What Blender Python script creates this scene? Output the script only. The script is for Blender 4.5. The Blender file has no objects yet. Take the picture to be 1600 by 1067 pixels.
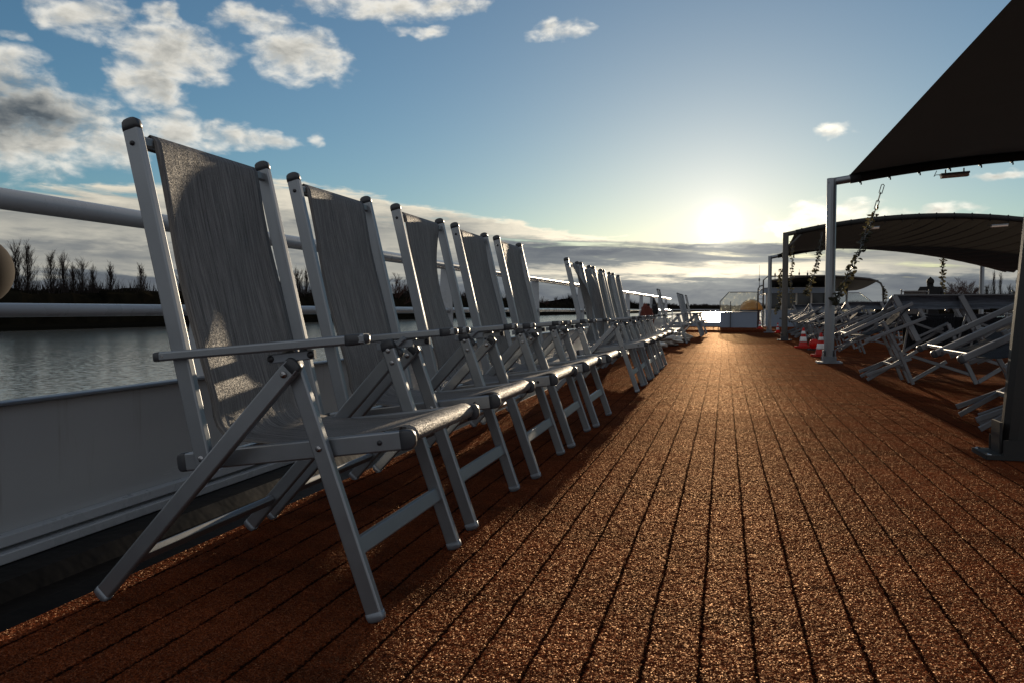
import bpy, bmesh, math, random
from mathutils import Vector, Matrix
import numpy as np
rnd = random.Random(7)
S = bpy.context.scene
C = S.collection
R = math.radians
V = Vector

# ------------------------------------------------------------------ materials
def mat(name, base, rough=0.5, metal=0.0, spec=0.5):
    m = bpy.data.materials.new(name); m.use_nodes = True
    b = m.node_tree.nodes['Principled BSDF']
    b.inputs['Base Color'].default_value = (*base, 1)
    b.inputs['Roughness'].default_value = rough
    b.inputs['Metallic'].default_value = metal
    b.inputs['Specular IOR Level'].default_value = spec
    return m
class N:
    """small helper for building node graphs"""
    def __init__(s, tree): s.t = tree; s.n = tree.nodes; s.l = tree.links
    def node(s, typ, **kw):
        n = s.n.new(typ)
        for k, v in kw.items(): setattr(n, k, v)
        return n
    def set(s, sock, v):
        if hasattr(v, 'is_output') or isinstance(v, bpy.types.NodeSocket): s.l.new(v, sock)
        else: sock.default_value = v
    def m(s, op, a, b=None, c=None, clamp=False):
        n = s.n.new('ShaderNodeMath'); n.operation = op; n.use_clamp = clamp
        for i, v in enumerate((a, b, c)):
            if v is not None: s.set(n.inputs[i], v)
        return n.outputs[0]
    def mr(s, v, a, b, c=0.0, d=1.0, smooth=True):
        n = s.n.new('ShaderNodeMapRange'); n.interpolation_type = 'SMOOTHSTEP' if smooth else 'LINEAR'
        for i, q in enumerate((v, a, b, c, d)): s.set(n.inputs[i], q)
        return n.outputs[0]
    def noise(s, vec, scale=1.0, detail=4.0, rough=.55, dist=0.0, col=False):
        n = s.n.new('ShaderNodeTexNoise')
        if vec is not None: s.l.new(vec, n.inputs['Vector'])
        n.inputs['Scale'].default_value = scale; n.inputs['Detail'].default_value = detail
        n.inputs['Roughness'].default_value = rough; n.inputs['Distortion'].default_value = dist
        return n.outputs['Color' if col else 'Fac']
    def xyz(s, x, y, z=0.0):
        n = s.n.new('ShaderNodeCombineXYZ')
        for i, v in enumerate((x, y, z)): s.set(n.inputs[i], v)
        return n.outputs[0]
    def sep(s, v):
        n = s.n.new('ShaderNodeSeparateXYZ'); s.l.new(v, n.inputs[0]); return n.outputs
    def mix(s, f, a, b, mode='MIX'):
        n = s.n.new('ShaderNodeMix'); n.data_type = 'RGBA'; n.blend_type = mode
        s.set(n.inputs[0], f)
        for i, v in ((6, a), (7, b)):
            s.set(n.inputs[i], (*v, 1) if isinstance(v, tuple) and len(v) == 3 else v)
        return n.outputs[2]
    def ramp(s, f, stops, mode='LINEAR'):
        n = s.n.new('ShaderNodeValToRGB'); n.color_ramp.interpolation = mode
        e = n.color_ramp.elements
        while len(e) < len(stops): e.new(0.5)
        for k, (p, c) in enumerate(stops):
            e[k].position = p; e[k].color = (*c, 1) if isinstance(c, tuple) else (c, c, c, 1)
        s.l.new(f, n.inputs[0]); return n.outputs[0]
    def bump(s, h, strength=.3, dist=.01, normal=None):
        n = s.n.new('ShaderNodeBump'); n.inputs['Strength'].default_value = strength
        n.inputs['Distance'].default_value = dist; s.l.new(h, n.inputs['Height'])
        if normal is not None: s.l.new(normal, n.inputs['Normal'])
        return n.outputs[0]
def P(m): return m.node_tree.nodes['Principled BSDF']
def coord(g, kind='Object'):
    return g.node('ShaderNodeTexCoord').outputs[kind]
def scaled(g, vec, s):
    n = g.node('ShaderNodeMapping'); n.inputs['Scale'].default_value = s; g.l.new(vec, n.inputs[0]); return n.outputs[0]

def worn(name, base, rough, metal, var=.12, rvar=.12, scale=14., bump=.08, spec=.5, grime=(.05, .05, .05), gamt=.25):
    """painted or metal surface with soft smudges, uneven gloss and fine grain"""
    m = mat(name, base, rough, metal, spec); g = N(m.node_tree); b = P(m)
    o = coord(g)
    n1 = g.noise(o, scale, 5, .6); n2 = g.noise(scaled(g, o, (1, 1, 1)), scale*9, 3, .6); n3 = g.noise(o, scale*.23, 4, .65)
    f = g.mr(n3, .52, .72, 0, gamt)
    c = g.mix(g.m('MULTIPLY', n1, 1.0), tuple(v*(1-var) for v in base), tuple(min(1, v*(1+var)) for v in base))
    c = g.mix(f, c, grime)
    g.l.new(c, b.inputs['Base Color'])
    g.l.new(g.m('ADD', rough-rvar/2, g.m('MULTIPLY', n1, rvar)), b.inputs['Roughness'])
    g.l.new(g.bump(n2, bump, .0015), b.inputs['Normal'])
    return m

M = {}
M['alu'] = worn('anodised_aluminium', (.275, .295, .32), .42, .75, .08, .16, 20, .05, grime=(.2, .2, .2), gamt=.2)
M['alu_dark'] = worn('dull_aluminium', (.24, .265, .30), .5, .6, .1, .15, 18, .05)
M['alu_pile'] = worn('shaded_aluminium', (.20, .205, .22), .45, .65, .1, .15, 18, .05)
M['cap'] = mat('dark_plastic', (.040, .043, .050), .42)
M['bolt'] = mat('steel_bolt', (.35, .35, .36), .25, 1.0)
M['boltdark'] = mat('dark_bolt', (.03, .03, .035), .4, .3)
M['polek'] = worn('black_brown_pole', (.014, .013, .012), .5, 0, .18, .2, 6, .1)
M['pole'] = worn('galvanised_pole', (.30, .32, .345), .42, .85, .15, .2, 6, .08)
M['poled'] = worn('weathered_pole', (.10, .093, .086), .5, .4, .18, .2, 6, .1)
M['white'] = worn('white_rail_paint', (.42, .44, .47), .28, 0, .06, .12, 8, .05, grime=(.3, .28, .25), gamt=.3)
M['chain'] = mat('chain_steel', (.12, .12, .12), .4, .8)
M['rubber'] = mat('black_rubber', (.012, .012, .012), .6)

# woven sling
def sling_mat(name, base, tr=.22):
    m = mat(name, base, .62); g = N(m.node_tree); b = P(m); out = m.node_tree.nodes['Material Output']
    uv = coord(g, 'UV')
    w = g.noise(scaled(g, uv, (430, 10, 1)), 1, 4, .7)
    w2 = g.noise(scaled(g, uv, (140, 3, 1)), 1, 3, .6)
    fine = g.noise(scaled(g, uv, (420, 900, 1)), 1, 2, .6)
    k = g.m('ADD', g.m('MULTIPLY', w, .6), g.m('MULTIPLY', w2, .4))
    k = g.mr(k, .36, .64)
    c = g.mix(k, tuple(v*.42 for v in base), tuple(v*1.65 for v in base))
    c = g.mix(g.mr(fine, .45, .75, 0, .5), c, tuple(v*.35 for v in base))
    g.l.new(c, b.inputs['Base Color'])
    nb0 = g.bump(g.m('ADD', fine, g.m('MULTIPLY', w, .5)), .55, .0012)
    vo = g.node('ShaderNodeTexVoronoi'); vo.inputs['Scale'].default_value = 1; g.l.new(scaled(g, uv, (520, 520, 1)), vo.inputs['Vector'])
    r1, r2, r3 = g.sep(vo.outputs['Color'])
    va = g.node('ShaderNodeVectorMath', operation='ADD'); g.l.new(nb0, va.inputs[0]); g.l.new(g.xyz(g.m('MULTIPLY', g.m('SUBTRACT', r1, .5), .5), g.m('MULTIPLY', g.m('SUBTRACT', r2, .5), .38), g.m('MULTIPLY', g.m('SUBTRACT', r3, .5), .5)), va.inputs[1])
    vn = g.node('ShaderNodeVectorMath', operation='NORMALIZE'); g.l.new(va.outputs[0], vn.inputs[0]); nb = vn.outputs[0]
    g.l.new(nb, b.inputs['Normal'])
    t = g.node('ShaderNodeBsdfTranslucent'); g.l.new(c, t.inputs[0]); g.l.new(nb, t.inputs['Normal'])
    mx = g.node('ShaderNodeMixShader'); mx.inputs[0].default_value = tr
    g.l.new(b.outputs[0], mx.inputs[1]); g.l.new(t.outputs[0], mx.inputs[2]); g.l.new(mx.outputs[0], out.inputs[0])
    return m
M['sling'] = sling_mat('grey_woven_sling', (.165, .155, .15), .14)
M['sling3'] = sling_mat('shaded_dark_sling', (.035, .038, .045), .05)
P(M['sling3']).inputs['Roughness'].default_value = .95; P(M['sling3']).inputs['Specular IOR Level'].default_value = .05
M['sling2'] = sling_mat('blue_grey_woven_sling', (.15, .175, .22), .1)

# canopy cloth
m = mat('black_canopy_cloth', (.02, .02, .021), .75); g = N(m.node_tree)
o = coord(g); wv = g.noise(scaled(g, o, (40, 40, 40)), 1, 4, .6); big = g.noise(o, 1.2, 4, .6)
c = g.mix(big, (.013, .0135, .014), (.028, .028, .028)); g.l.new(c, P(m).inputs['Base Color'])
nb = g.bump(wv, .25, .004); g.l.new(nb, P(m).inputs['Normal'])
t = g.node('ShaderNodeBsdfTranslucent'); t.inputs[0].default_value = (.15, .135, .12, 1)
mx = g.node('ShaderNodeMixShader'); mx.inputs[0].default_value = .06
g.l.new(P(m).outputs[0], mx.inputs[1]); g.l.new(t.outputs[0], mx.inputs[2])
g.l.new(mx.outputs[0], m.node_tree.nodes['Material Output'].inputs[0])
M['canopy'] = m

# carpet deck
CARPET_GLINT = .024
def carpet():
    m = mat('rust_deck_carpet', (.1, .04, .015), .5); g = N(m.node_tree); b = P(m)
    o = coord(g); x, y, z = g.sep(o)
    jit = g.noise(o, 70, 3, .7); jit2 = g.noise(o, 4, 2, .5)
    xx = g.m('ADD', x, g.m('ADD', g.m('MULTIPLY', g.m('SUBTRACT', jit, .5), .016), g.m('MULTIPLY', g.m('SUBTRACT', jit2, .5), .010)))
    ph = g.m('FRACT', g.m('DIVIDE', g.m('ADD', xx, 50.03), .1035))
    dist = g.m('ABSOLUTE', g.m('SUBTRACT', ph, .5))        # .5 in the seam
    groove = g.mr(g.m('ADD', dist, g.m('MULTIPLY', g.m('SUBTRACT', g.noise(o, 160, 2, .6), .5), .06)), .444, .484)                         # 1 inside the seam
    groove = g.m('MULTIPLY', groove, g.mr(y, 2.0, 9.0, 1.0, .40))     # seam darkness painted weaker up the deck, where glare and grazing view hide it
    tuft = g.node('ShaderNodeTexVoronoi'); tuft.inputs['Scale'].default_value = 430; g.l.new(o, tuft.inputs['Vector'])
    cell = tuft.outputs['Color']; rr, gg, bb = g.sep(cell)
    big = g.noise(o, 2.2, 5, .65); mid = g.noise(o, 38, 4, .65); fine = g.noise(o, 900, 2, .7)
    clump = g.noise(o, 130, 3, .7)
    k = g.m('ADD', g.m('MULTIPLY', rr, .34), g.m('ADD', g.m('MULTIPLY', mid, .30), g.m('MULTIPLY', clump, .36)))
    c = g.ramp(k, [(.20, (.060, .011, .004)), (.42, (.25, .050, .014)), (.62, (.47, .110, .034)), (.85, (.72, .28, .12))])
    c = g.mix(g.mr(big, .35, .7, 0, .4), c, (.06, .022, .009))
    rip = g.noise(scaled(g, o, (.9, 5.5, 1)), 1.0, 4, .6)
    c = g.mix(g.mr(rip, .45, .68, 0, .45), c, (.07, .018, .006))
    c = g.mix(g.m('MULTIPLY', groove, g.mr(rr, .05, .6, .5, .97)), c, (.010, .010, .009))
    g.l.new(c, b.inputs['Base Color'])
    # every tuft leans its own way
    sy = g.m('ABSOLUTE', g.m('SUBTRACT', g.m('ADD', y, g.m('MULTIPLY', g.m('SUBTRACT', jit2, .5), .1)), 10.05))
    h = g.m('SUBTRACT', g.m('ADD', g.m('MULTIPLY', clump, 2.2), g.m('MULTIPLY', mid, 1.5)), g.m('ADD', g.m('MULTIPLY', groove, 2.0), g.m('MULTIPLY', g.mr(sy, .03, .0), 2.0)))
    nb = g.bump(h, .6, .004)
    ln = g.xyz(g.m('MULTIPLY', g.m('SUBTRACT', rr, .5), 3.4), g.m('MULTIPLY', g.m('SUBTRACT', gg, .47), 2.6), 0.0)
    va = g.node('ShaderNodeVectorMath', operation='ADD'); g.l.new(nb, va.inputs[0]); g.l.new(ln, va.inputs[1])
    vn = g.node('ShaderNodeVectorMath', operation='NORMALIZE'); g.l.new(va.outputs[0], vn.inputs[0])
    b.inputs['Roughness'].default_value = 1; b.inputs['Specular IOR Level'].default_value = 0
    g.l.new(vn.outputs[0], b.inputs['Normal'])
    # nylon pile passes light forward and glints a little
    tl = g.node('ShaderNodeBsdfTranslucent'); g.l.new(g.mix(1.0, c, (1.35, 1.2, 1.0), 'MULTIPLY'), tl.inputs[0]); g.l.new(vn.outputs[0], tl.inputs['Normal'])
    m1 = g.node('ShaderNodeMixShader'); m1.inputs[0].default_value = .58; g.l.new(b.outputs[0], m1.inputs[1]); g.l.new(tl.outputs[0], m1.inputs[2])
    gl = g.node('ShaderNodeBsdfGlossy'); gl.inputs[0].default_value = (1, .70, .47, 1); gl.inputs['Roughness'].default_value = .45; g.l.new(vn.outputs[0], gl.inputs['Normal'])
    m2 = g.node('ShaderNodeMixShader'); g.l.new(g.m('MULTIPLY', g.m('MULTIPLY', g.m('SUBTRACT', 1.0, groove), g.mr(bb, .45, 1.0, .35, 2.6)), CARPET_GLINT), m2.inputs[0])
    g.l.new(m1.outputs[0], m2.inputs[1]); g.l.new(gl.outputs[0], m2.inputs[2]); g.l.new(m2.outputs[0], m.node_tree.nodes['Material Output'].inputs[0])
    return m
M['carpet'] = carpet()

# grey bulwark paint with stains
m = worn('grey_bulwark_paint', (.40, .41, .42), .38, 0, .05, .15, 3, .06, grime=(.26, .25, .24), gamt=.8)
g = N(m.node_tree); b = P(m); old = b.inputs['Base Color'].links[0].from_socket
o = coord(g); st = g.noise(scaled(g, o, (1, 9, .7)), 1.0, 5, .7); sc = g.noise(scaled(g, o, (1, 3, 22)), 1.0, 4, .75)
c = g.mix(g.mr(st, .56, .74, 0, .55), old, (.20, .17, .14)); c = g.mix(g.mr(sc, .66, .72, 0, .5), c, (.55, .55, .55))
px, py, pz = g.sep(o); sm = g.m('ABSOLUTE', g.m('SUBTRACT', g.m('FRACT', g.m('DIVIDE', g.m('ADD', py, 50.35), 2.4)), .5))
c = g.mix(g.mr(sm, .4975, .4992, 0, .45), c, (.16, .16, .165)); g.l.new(c, b.inputs['Base Color'])
M['bulwark'] = m
m = mat('black_gutter_paint', (.004, .0042, .005), .3, 0, .05); g = N(m.node_tree)
g.l.new(g.bump(g.noise(coord(g), 6, 3, .6), .2, .02), P(m).inputs['Normal']); M['gutter'] = m
M['hull'] = worn('hull_paint', (.03, .04, .07), .35, 0, .1, .1, 2, .05)
M['bluewhite'] = worn('pale_blue_paint', (.21, .26, .34), .4, 0, .06, .15, 4, .05)
M['cream'] = worn('cream_paint', (.5, .47, .42), .45, 0, .06, .15, 4, .05)
M['red'] = mat('red_plastic', (.50, .012, .010), .38)
M['red'].node_tree.nodes['Principled BSDF'].inputs['Subsurface Weight'].default_value = 0.0
M['reflect'] = worn('white_reflective_band', (.7, .7, .7), .3, 0, .05, .1, 30, .02)
# translucent red plastic for the cones, sunlight glows through the wall
m = bpy.data.materials.new('translucent_red_plastic'); m.use_nodes = True; g = N(m.node_tree)
P(m).inputs['Base Color'].default_value = (.55, .02, .012, 1); P(m).inputs['Roughness'].default_value = .4
t = g.node('ShaderNodeBsdfTranslucent'); t.inputs[0].default_value = (.8, .03, .015, 1)
mx = g.node('ShaderNodeMixShader'); mx.inputs[0].default_value = .45
g.l.new(P(m).outputs[0], mx.inputs[1]); g.l.new(t.outputs[0], mx.inputs[2]); g.l.new(mx.outputs[0], m.node_tree.nodes['Material Output'].inputs[0])
M['conered'] = m
m = mat('float_skin', (.024, .020, .018), .9, 0, .1); M['buoy'] = m
M['coat'] = worn('rust_brown_cloth', (.11, .022, .012), .9, 0, .3, .1, 9, .3)
M['tarp'] = worn('pale_tarpaulin', (.5, .47, .42), .55, 0, .1, .15, 6, .2)
M['darkcloth'] = mat('black_jacket_cloth', (.008, .008, .010), .85)
M['skin'] = mat('skin', (.25, .14, .10), .55)
M['hair'] = mat('dark_hair', (.01, .008, .007), .7)
M['amber'] = bpy.data.materials.new('amber_cover'); M['amber'].use_nodes = True; g = N(M['amber'].node_tree)
P(M['amber']).inputs['Base Color'].default_value = (.55, .33, .10, 1)
t = g.node('ShaderNodeBsdfTranslucent'); t.inputs[0].default_value = (.75, .45, .15, 1)
mx = g.node('ShaderNodeMixShader'); mx.inputs[0].default_value = .5
g.l.new(P(M['amber']).outputs[0], mx.inputs[1]); g.l.new(t.outputs[0], mx.inputs[2]); g.l.new(mx.outputs[0], M['amber'].node_tree.nodes['Material Output'].inputs[0])
# glass
m = bpy.data.materials.new('salt_marked_glass'); m.use_nodes = True; g = N(m.node_tree)
tr = g.node('ShaderNodeBsdfTransparent'); tr.inputs[0].default_value = (.84, .86, .85, 1)
gl = g.node('ShaderNodeBsdfGlossy'); gl.inputs['Roughness'].default_value = .05
df = g.node('ShaderNodeBsdfTranslucent'); df.inputs[0].default_value = (.6, .6, .52, 1)
n = g.noise(coord(g), 7, 6, .7)
m1 = g.node('ShaderNodeMixShader'); g.l.new(g.mr(n, .52, .68, .03, .28), m1.inputs[0]); g.l.new(tr.outputs[0], m1.inputs[1]); g.l.new(df.outputs[0], m1.inputs[2])
fr = g.node('ShaderNodeFresnel'); m2 = g.node('ShaderNodeMixShader'); g.l.new(fr.outputs[0], m2.inputs[0]); g.l.new(m1.outputs[0], m2.inputs[1]); g.l.new(gl.outputs[0], m2.inputs[2])
g.l.new(m2.outputs[0], m.node_tree.nodes['Material Output'].inputs[0]); M['glass'] = m
M['darkglass'] = mat('dark_window_glass', (.015, .018, .02), .08)
M['lens'] = mat('lamp_diffuser', (.8, .62, .5), .5)
# leaves
m = mat('leaf', (.05, .05, .035), .5); g = N(m.node_tree)
t = g.node('ShaderNodeBsdfTranslucent'); t.inputs[0].default_value = (.09, .08, .04, 1)
mx = g.node('ShaderNodeMixShader'); mx.inputs[0].default_value = .35
g.l.new(P(m).outputs[0], mx.inputs[1]); g.l.new(t.outputs[0], mx.inputs[2]); g.l.new(mx.outputs[0], m.node_tree.nodes['Material Output'].inputs[0]); M['leaf'] = m
M['bark'] = mat('winter_bark', (.035, .028, .026), .9, 0, 0)
M['bark2'] = mat('reddish_twigs', (.075, .045, .040), .9, 0, 0)
M['ever'] = mat('dark_evergreen', (.018, .024, .012), .9)
m = mat('far_scrub', (.022, .020, .014), .95, 0, 0); g = N(m.node_tree)
g.l.new(g.ramp(g.noise(coord(g), .12, 5, .7), [(.3, (.004, .004, .003)), (.7, (.018, .015, .010))]), P(m).inputs['Base Color']); M['scrub'] = m
m = mat('bank_earth', (.006, .006, .005), .95, 0, 0); M['bank'] = m
# water
m = mat('river_water', (.060, .070, .072), .16); g = N(m.node_tree)
o = coord(g)
w1 = g.noise(scaled(g, o, (.55, 1.0, 1)), 2.6, 5, .66, .3, col=True); w2 = g.noise(scaled(g, o, (1, .6, 1)), .10, 3, .5)
a_, b_, c_ = g.sep(w1)
kk = g.m('ADD', .12, g.m('MULTIPLY', w2, .36))
va = g.node('ShaderNodeVectorMath', operation='NORMALIZE'); g.l.new(g.xyz(g.m('MULTIPLY', g.m('SUBTRACT', a_, .5), kk), g.m('MULTIPLY', g.m('SUBTRACT', b_, .5), kk), 1.0), va.inputs[0])
g.l.new(va.outputs[0], P(m).inputs['Normal'])
P(m).inputs['IOR'].default_value = 1.33; P(m).inputs['Specular IOR Level'].default_value = .5
M['water'] = m

# ------------------------------------------------------------------ geometry helpers
class MB:
    """collects shapes, then links them as one mesh object"""
    def __init__(s): s.v = []; s.f = []; s.mi = []; s.uv = None
    def add(s, verts, faces, mi=0):
        b = len(s.v); s.v += [tuple(v) for v in verts]
        for f in faces: s.f.append(tuple(b+i for i in f)); s.mi.append(mi)
    def beam(s, p0, p1, up, w, h, ch=.003, mi=0):
        """bar with softened edges: w along 'up x axis', h along 'up'"""
        p0 = V(p0); p1 = V(p1); d = (p1-p0).normalized(); up = V(up); up = (up-d*up.dot(d)).normalized(); side = d.cross(up)
        ch = min(ch, w*.4, h*.4); a = w/2; b = h/2; c2 = ch*.35
        prof = [(a, b-ch), (a-c2, b-c2), (a-ch, b), (-a+ch, b), (-a+c2, b-c2), (-a, b-ch), (-a, -b+ch), (-a+c2, -b+c2), (-a+ch, -b), (a-ch, -b), (a-c2, -b+c2), (a, -b+ch)]
        n = len(prof)
        vs = [p0+side*x+up*y for x, y in prof]+[p1+side*x+up*y for x, y in prof]
        fs = [(i, (i+1) % n, n+(i+1) % n, n+i) for i in range(n)]+[tuple(range(n))[::-1], tuple(range(n, 2*n))]
        s.add(vs, fs, mi)
    def box(s, c, dx, dy, dz, ch=.004, mi=0):
        s.beam((c[0], c[1], c[2]-dz/2), (c[0], c[1], c[2]+dz/2), (0, 1, 0), dx, dy, ch, mi)
    def tube(s, pts, r, n=10, mi=0, cap=True):
        pts = [V(p) for p in pts]; rs = r if isinstance(r, (list, tuple)) else [r]*len(pts)
        rings = []; prev = None
        for i, p in enumerate(pts):
            d = ((pts[min(i+1, len(pts)-1)]-pts[max(i-1, 0)])).normalized()
            if prev is None:
                a = d.orthogonal().normalized()
            else: a = (prev-d*prev.dot(d)).normalized()
            prev = a; b = d.cross(a)
            rings.append([p+(a*math.cos(t)+b*math.sin(t))*rs[i] for t in [2*math.pi*k/n for k in range(n)]])
        vs = [v for rg in rings for v in rg]; fs = []
        for i in range(len(rings)-1):
            for k in range(n): fs.append((i*n+k, i*n+(k+1) % n, (i+1)*n+(k+1) % n, (i+1)*n+k))
        if cap: fs += [tuple(range(n))[::-1], tuple(range((len(rings)-1)*n, len(rings)*n))]
        s.add(vs, fs, mi)
    def lathe(s, prof, n=24, c=(0, 0, 0), mi=0):
        vs = []; fs = []
        for r, z in prof:
            for k in range(n): t = 2*math.pi*k/n; vs.append((c[0]+r*math.cos(t), c[1]+r*math.sin(t), c[2]+z))
        for i in range(len(prof)-1):
            for k in range(n): fs.append((i*n+k, i*n+(k+1) % n, (i+1)*n+(k+1) % n, (i+1)*n+k))
        fs += [tuple(range(n))[::-1], tuple(range((len(prof)-1)*n, len(prof)*n))]
        s.add(vs, fs, mi)
    def dome(s, p, d, w, h, up, t, mi=0):
        """rounded end cap on a bar: sleeve plus domed top"""
        p = V(p); d = V(d).normalized(); up = V(up); up = (up-d*up.dot(d)).normalized(); side = d.cross(up)
        prof = []
        a = w/2; b = h/2
        for k in range(16):
            an = 2*math.pi*k/16; cx = math.cos(an); sy = math.sin(an)
            ex = .35; prof.append((a*math.copysign(abs(cx)**ex, cx), b*math.copysign(abs(sy)**ex, sy)))
        vs = []; fs = []
        lv = [(-.012, 1.06), (0, 1.06), (t*.55, .98), (t*.85, .7), (t, .3)]
        for z, k in lv: vs += [p+d*z+side*x*k+up*y*(k if k > 1 else k**.5*.98+.02) for x, y in prof]
        n = 16
        for i in range(len(lv)-1):
            for k in range(n): fs.append((i*n+k, i*n+(k+1) % n, (i+1)*n+(k+1) % n, (i+1)*n+k))
        fs += [tuple(range(n))[::-1], tuple(range((len(lv)-1)*n, len(lv)*n))]
        s.add(vs, fs, mi)
    def bolt(s, p, nrm, r=.0075, mi=0):
        p = V(p); d = V(nrm).normalized(); s.tube([p, p+d*.003, p+d*.006], [r, r*.9, r*.35], 10, mi)
    def grid(s, P2, mi=0):
        nu = len(P2); nv = len(P2[0]); vs = [p for row in P2 for p in row]; fs = []
        for i in range(nu-1):
            for j in range(nv-1): fs.append((i*nv+j, (i+1)*nv+j, (i+1)*nv+j+1, i*nv+j+1))
        s.add(vs, fs, mi)
    def build(s, name, mats, parent=None, smooth=False, solid=None, loc=None):
        me = bpy.data.meshes.new(name); me.from_pydata(s.v, [], s.f); me.update()
        if not isinstance(mats, (list, tuple)): mats = [mats]
        for q in mats: me.materials.append(q)
        for pl, k in zip(me.polygons, s.mi): pl.material_index = k
        if smooth: me.shade_smooth()
        bm = bmesh.new(); bm.from_mesh(me); bmesh.ops.recalc_face_normals(bm, faces=bm.faces); bm.to_mesh(me); bm.free()
        if s.uv is not None:
            uvl = me.uv_layers.new(name='UVMap')
            for lp in me.loops: uvl.data[lp.index].uv = s.uv[lp.vertex_index]
        o = bpy.data.objects.new(name, me); C.objects.link(o)
        if parent: o.parent = parent
        if loc: o.location = loc
        if solid:
            md = o.modifiers.new('thickness', 'SOLIDIFY'); md.thickness = solid; md.offset = 0
        return o
def tag(o, label=None, cat=None, group=None, kind=None):
    if label: o['label'] = label
    if cat: o['category'] = cat
    if group: o['group'] = group
    if kind: o['kind'] = kind
    return o
def thing(name, label, cat, loc=(0, 0, 0), rz=0, group=None):
    o = bpy.data.objects.new(name, None); o.empty_display_size = .1; C.objects.link(o); o.location = loc; o.rotation_euler = (0, 0, rz)
    return tag(o, label, cat, group)
def copy_tree(o, parent=None):
    c = o.copy(); C.objects.link(c); c.parent = parent
    for ch in list(o.children): copy_tree(ch, c)
    return c

# ------------------------------------------------------------------ world: evening sky with broken cloud
SUN_AZ, SUN_EL = -0.387, 6.07
w = bpy.data.worlds.new('World'); S.world = w; w.use_nodes = True
g = N(w.node_tree); g.n.clear()
D = g.node('ShaderNodeTexCoord').outputs['Generated']
x, y, z = g.sep(D)
az = g.m('MULTIPLY', g.m('ARCTAN2', x, y), 57.2958)
el = g.m('MULTIPLY', g.m('ARCSINE', z), 57.2958)
sd = (math.sin(R(SUN_AZ))*math.cos(R(SUN_EL)), math.cos(R(SUN_AZ))*math.cos(R(SUN_EL)), math.sin(R(SUN_EL)))
dp = g.node('ShaderNodeVectorMath', operation='DOT_PRODUCT'); g.l.new(D, dp.inputs[0]); dp.inputs[1].default_value = sd
ang = g.m('MULTIPLY', g.m('ARCCOSINE', g.m('MINIMUM', dp.outputs['Value'], .9999999)), 57.2958)
def gauss(a, s, k): return g.m('MULTIPLY', k, g.m('EXPONENT', g.m('MULTIPLY', g.m('POWER', g.m('DIVIDE', a, s), 2.0), -1.0)))
def expo(a, s, k): return g.m('MULTIPLY', k, g.m('EXPONENT', g.m('DIVIDE', a, -s)))
sky = g.node('ShaderNodeTexSky'); sky.sky_type = 'NISHITA'; sky.sun_disc = False
sky.sun_elevation = R(SUN_EL); sky.sun_rotation = R(SUN_AZ); sky.altitude = 0; sky.air_density = 1.0; sky.dust_density = .35; sky.ozone_density = 2.2
skyc = g.mix(1.0, sky.outputs[0], g.mix(expo(ang, 20.0, 1.0), (.57, .80, .92), (.40, .47, .60)), 'MULTIPLY')
# --- cumulus clusters, az/el/radii in degrees
CU = [(-47.2,11.3,5.6,2.7),(-50.1,13.9,3.5,2.2),(-43.7,10.7,3.3,1.2),(-44.2,18.3,2.7,1.2),(-38.8,16.8,3.4,1.7),(-40.8,14.8,2.3,1.7),(-48.1,16.5,1.0,0.4),(-30.6,17.5,3.4,1.7),(-38.3,12.0,2.4,1.5),(-35.0,11.8,3.1,0.9),(-32.4,11.9,1.3,0.5),(-24.8,21.1,5.5,0.9),(-22.5,19.6,1.8,0.4),(-33.6,19.5,2.5,0.9),(-11.7,19.6,1.9,0.7),(-29.8,12.3,0.7,0.5),(7.1,12.1,1.2,0.5),(7.4,6.7,2.8,0.9),(10.6,6.2,1.7,0.5),(13.9,6.4,1.6,0.4),(16.7,8.4,1.5,0.3),(4.6,6.0,2.1,0.6),(-39.7,19.0,1.2,0.8),(-20.2,21.1,2.8,0.5),
      (-60,9,6,2.5),(-68,15,7,2.5),(-80,10,8,3),(30,14,5,1.6),(42,9,7,1.8),(60,17,8,2.4),(85,12,9,3),(110,18,10,3),(-110,14,10,4),(150,12,14,4),(-150,16,12,4)]
warp = g.noise(g.xyz(g.m('MULTIPLY', az, .35), g.m('MULTIPLY', el, .6)), 1, 3, .6, col=True)
wx, wy, _ = g.sep(warp)
azw = g.m('ADD', az, g.m('MULTIPLY', g.m('SUBTRACT', wx, .5), 3.4)); elw = g.m('ADD', el, g.m('MULTIPLY', g.m('SUBTRACT', wy, .5), 1.8))
field = None
for a, e, ra, re in CU:
    q = g.m('ADD', g.m('POWER', g.m('DIVIDE', g.m('SUBTRACT', azw, a), ra*1.12), 2.0), g.m('POWER', g.m('DIVIDE', g.m('SUBTRACT', elw, e), re*1.15), 2.0))
    q = g.m('MULTIPLY', g.m('SUBTRACT', 1.0, q), min(1.0, .45+re*.3))
    field = q if field is None else g.m('SMOOTH_MAX', field, q, .25)
pc = g.xyz(g.m('MULTIPLY', az, .42), g.m('MULTIPLY', el, .75))
fb = g.noise(pc, 1, 6, .54, .25); fb2 = g.noise(pc, 3.4, 4, .55, .3)
pcs = g.xyz(g.m('ADD', g.m('MULTIPLY', az, .42), .16), g.m('ADD', g.m('MULTIPLY', el, .75), .30))
fbs = g.noise(pcs, 1, 5, .54, .25)
dens = g.m('ADD', g.m('ADD', g.m('MAXIMUM', field, -.9), g.m('MULTIPLY', g.m('SUBTRACT', fb, .5), 2.5)), g.m('MULTIPLY', g.m('SUBTRACT', fb2, .5), .42))
cu_a = g.mr(dens, -.22, 1.05)
lit = g.mr(g.m('SUBTRACT', fb, fbs), -.18, .18)
thick = g.mr(dens, .45, 1.35)
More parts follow.
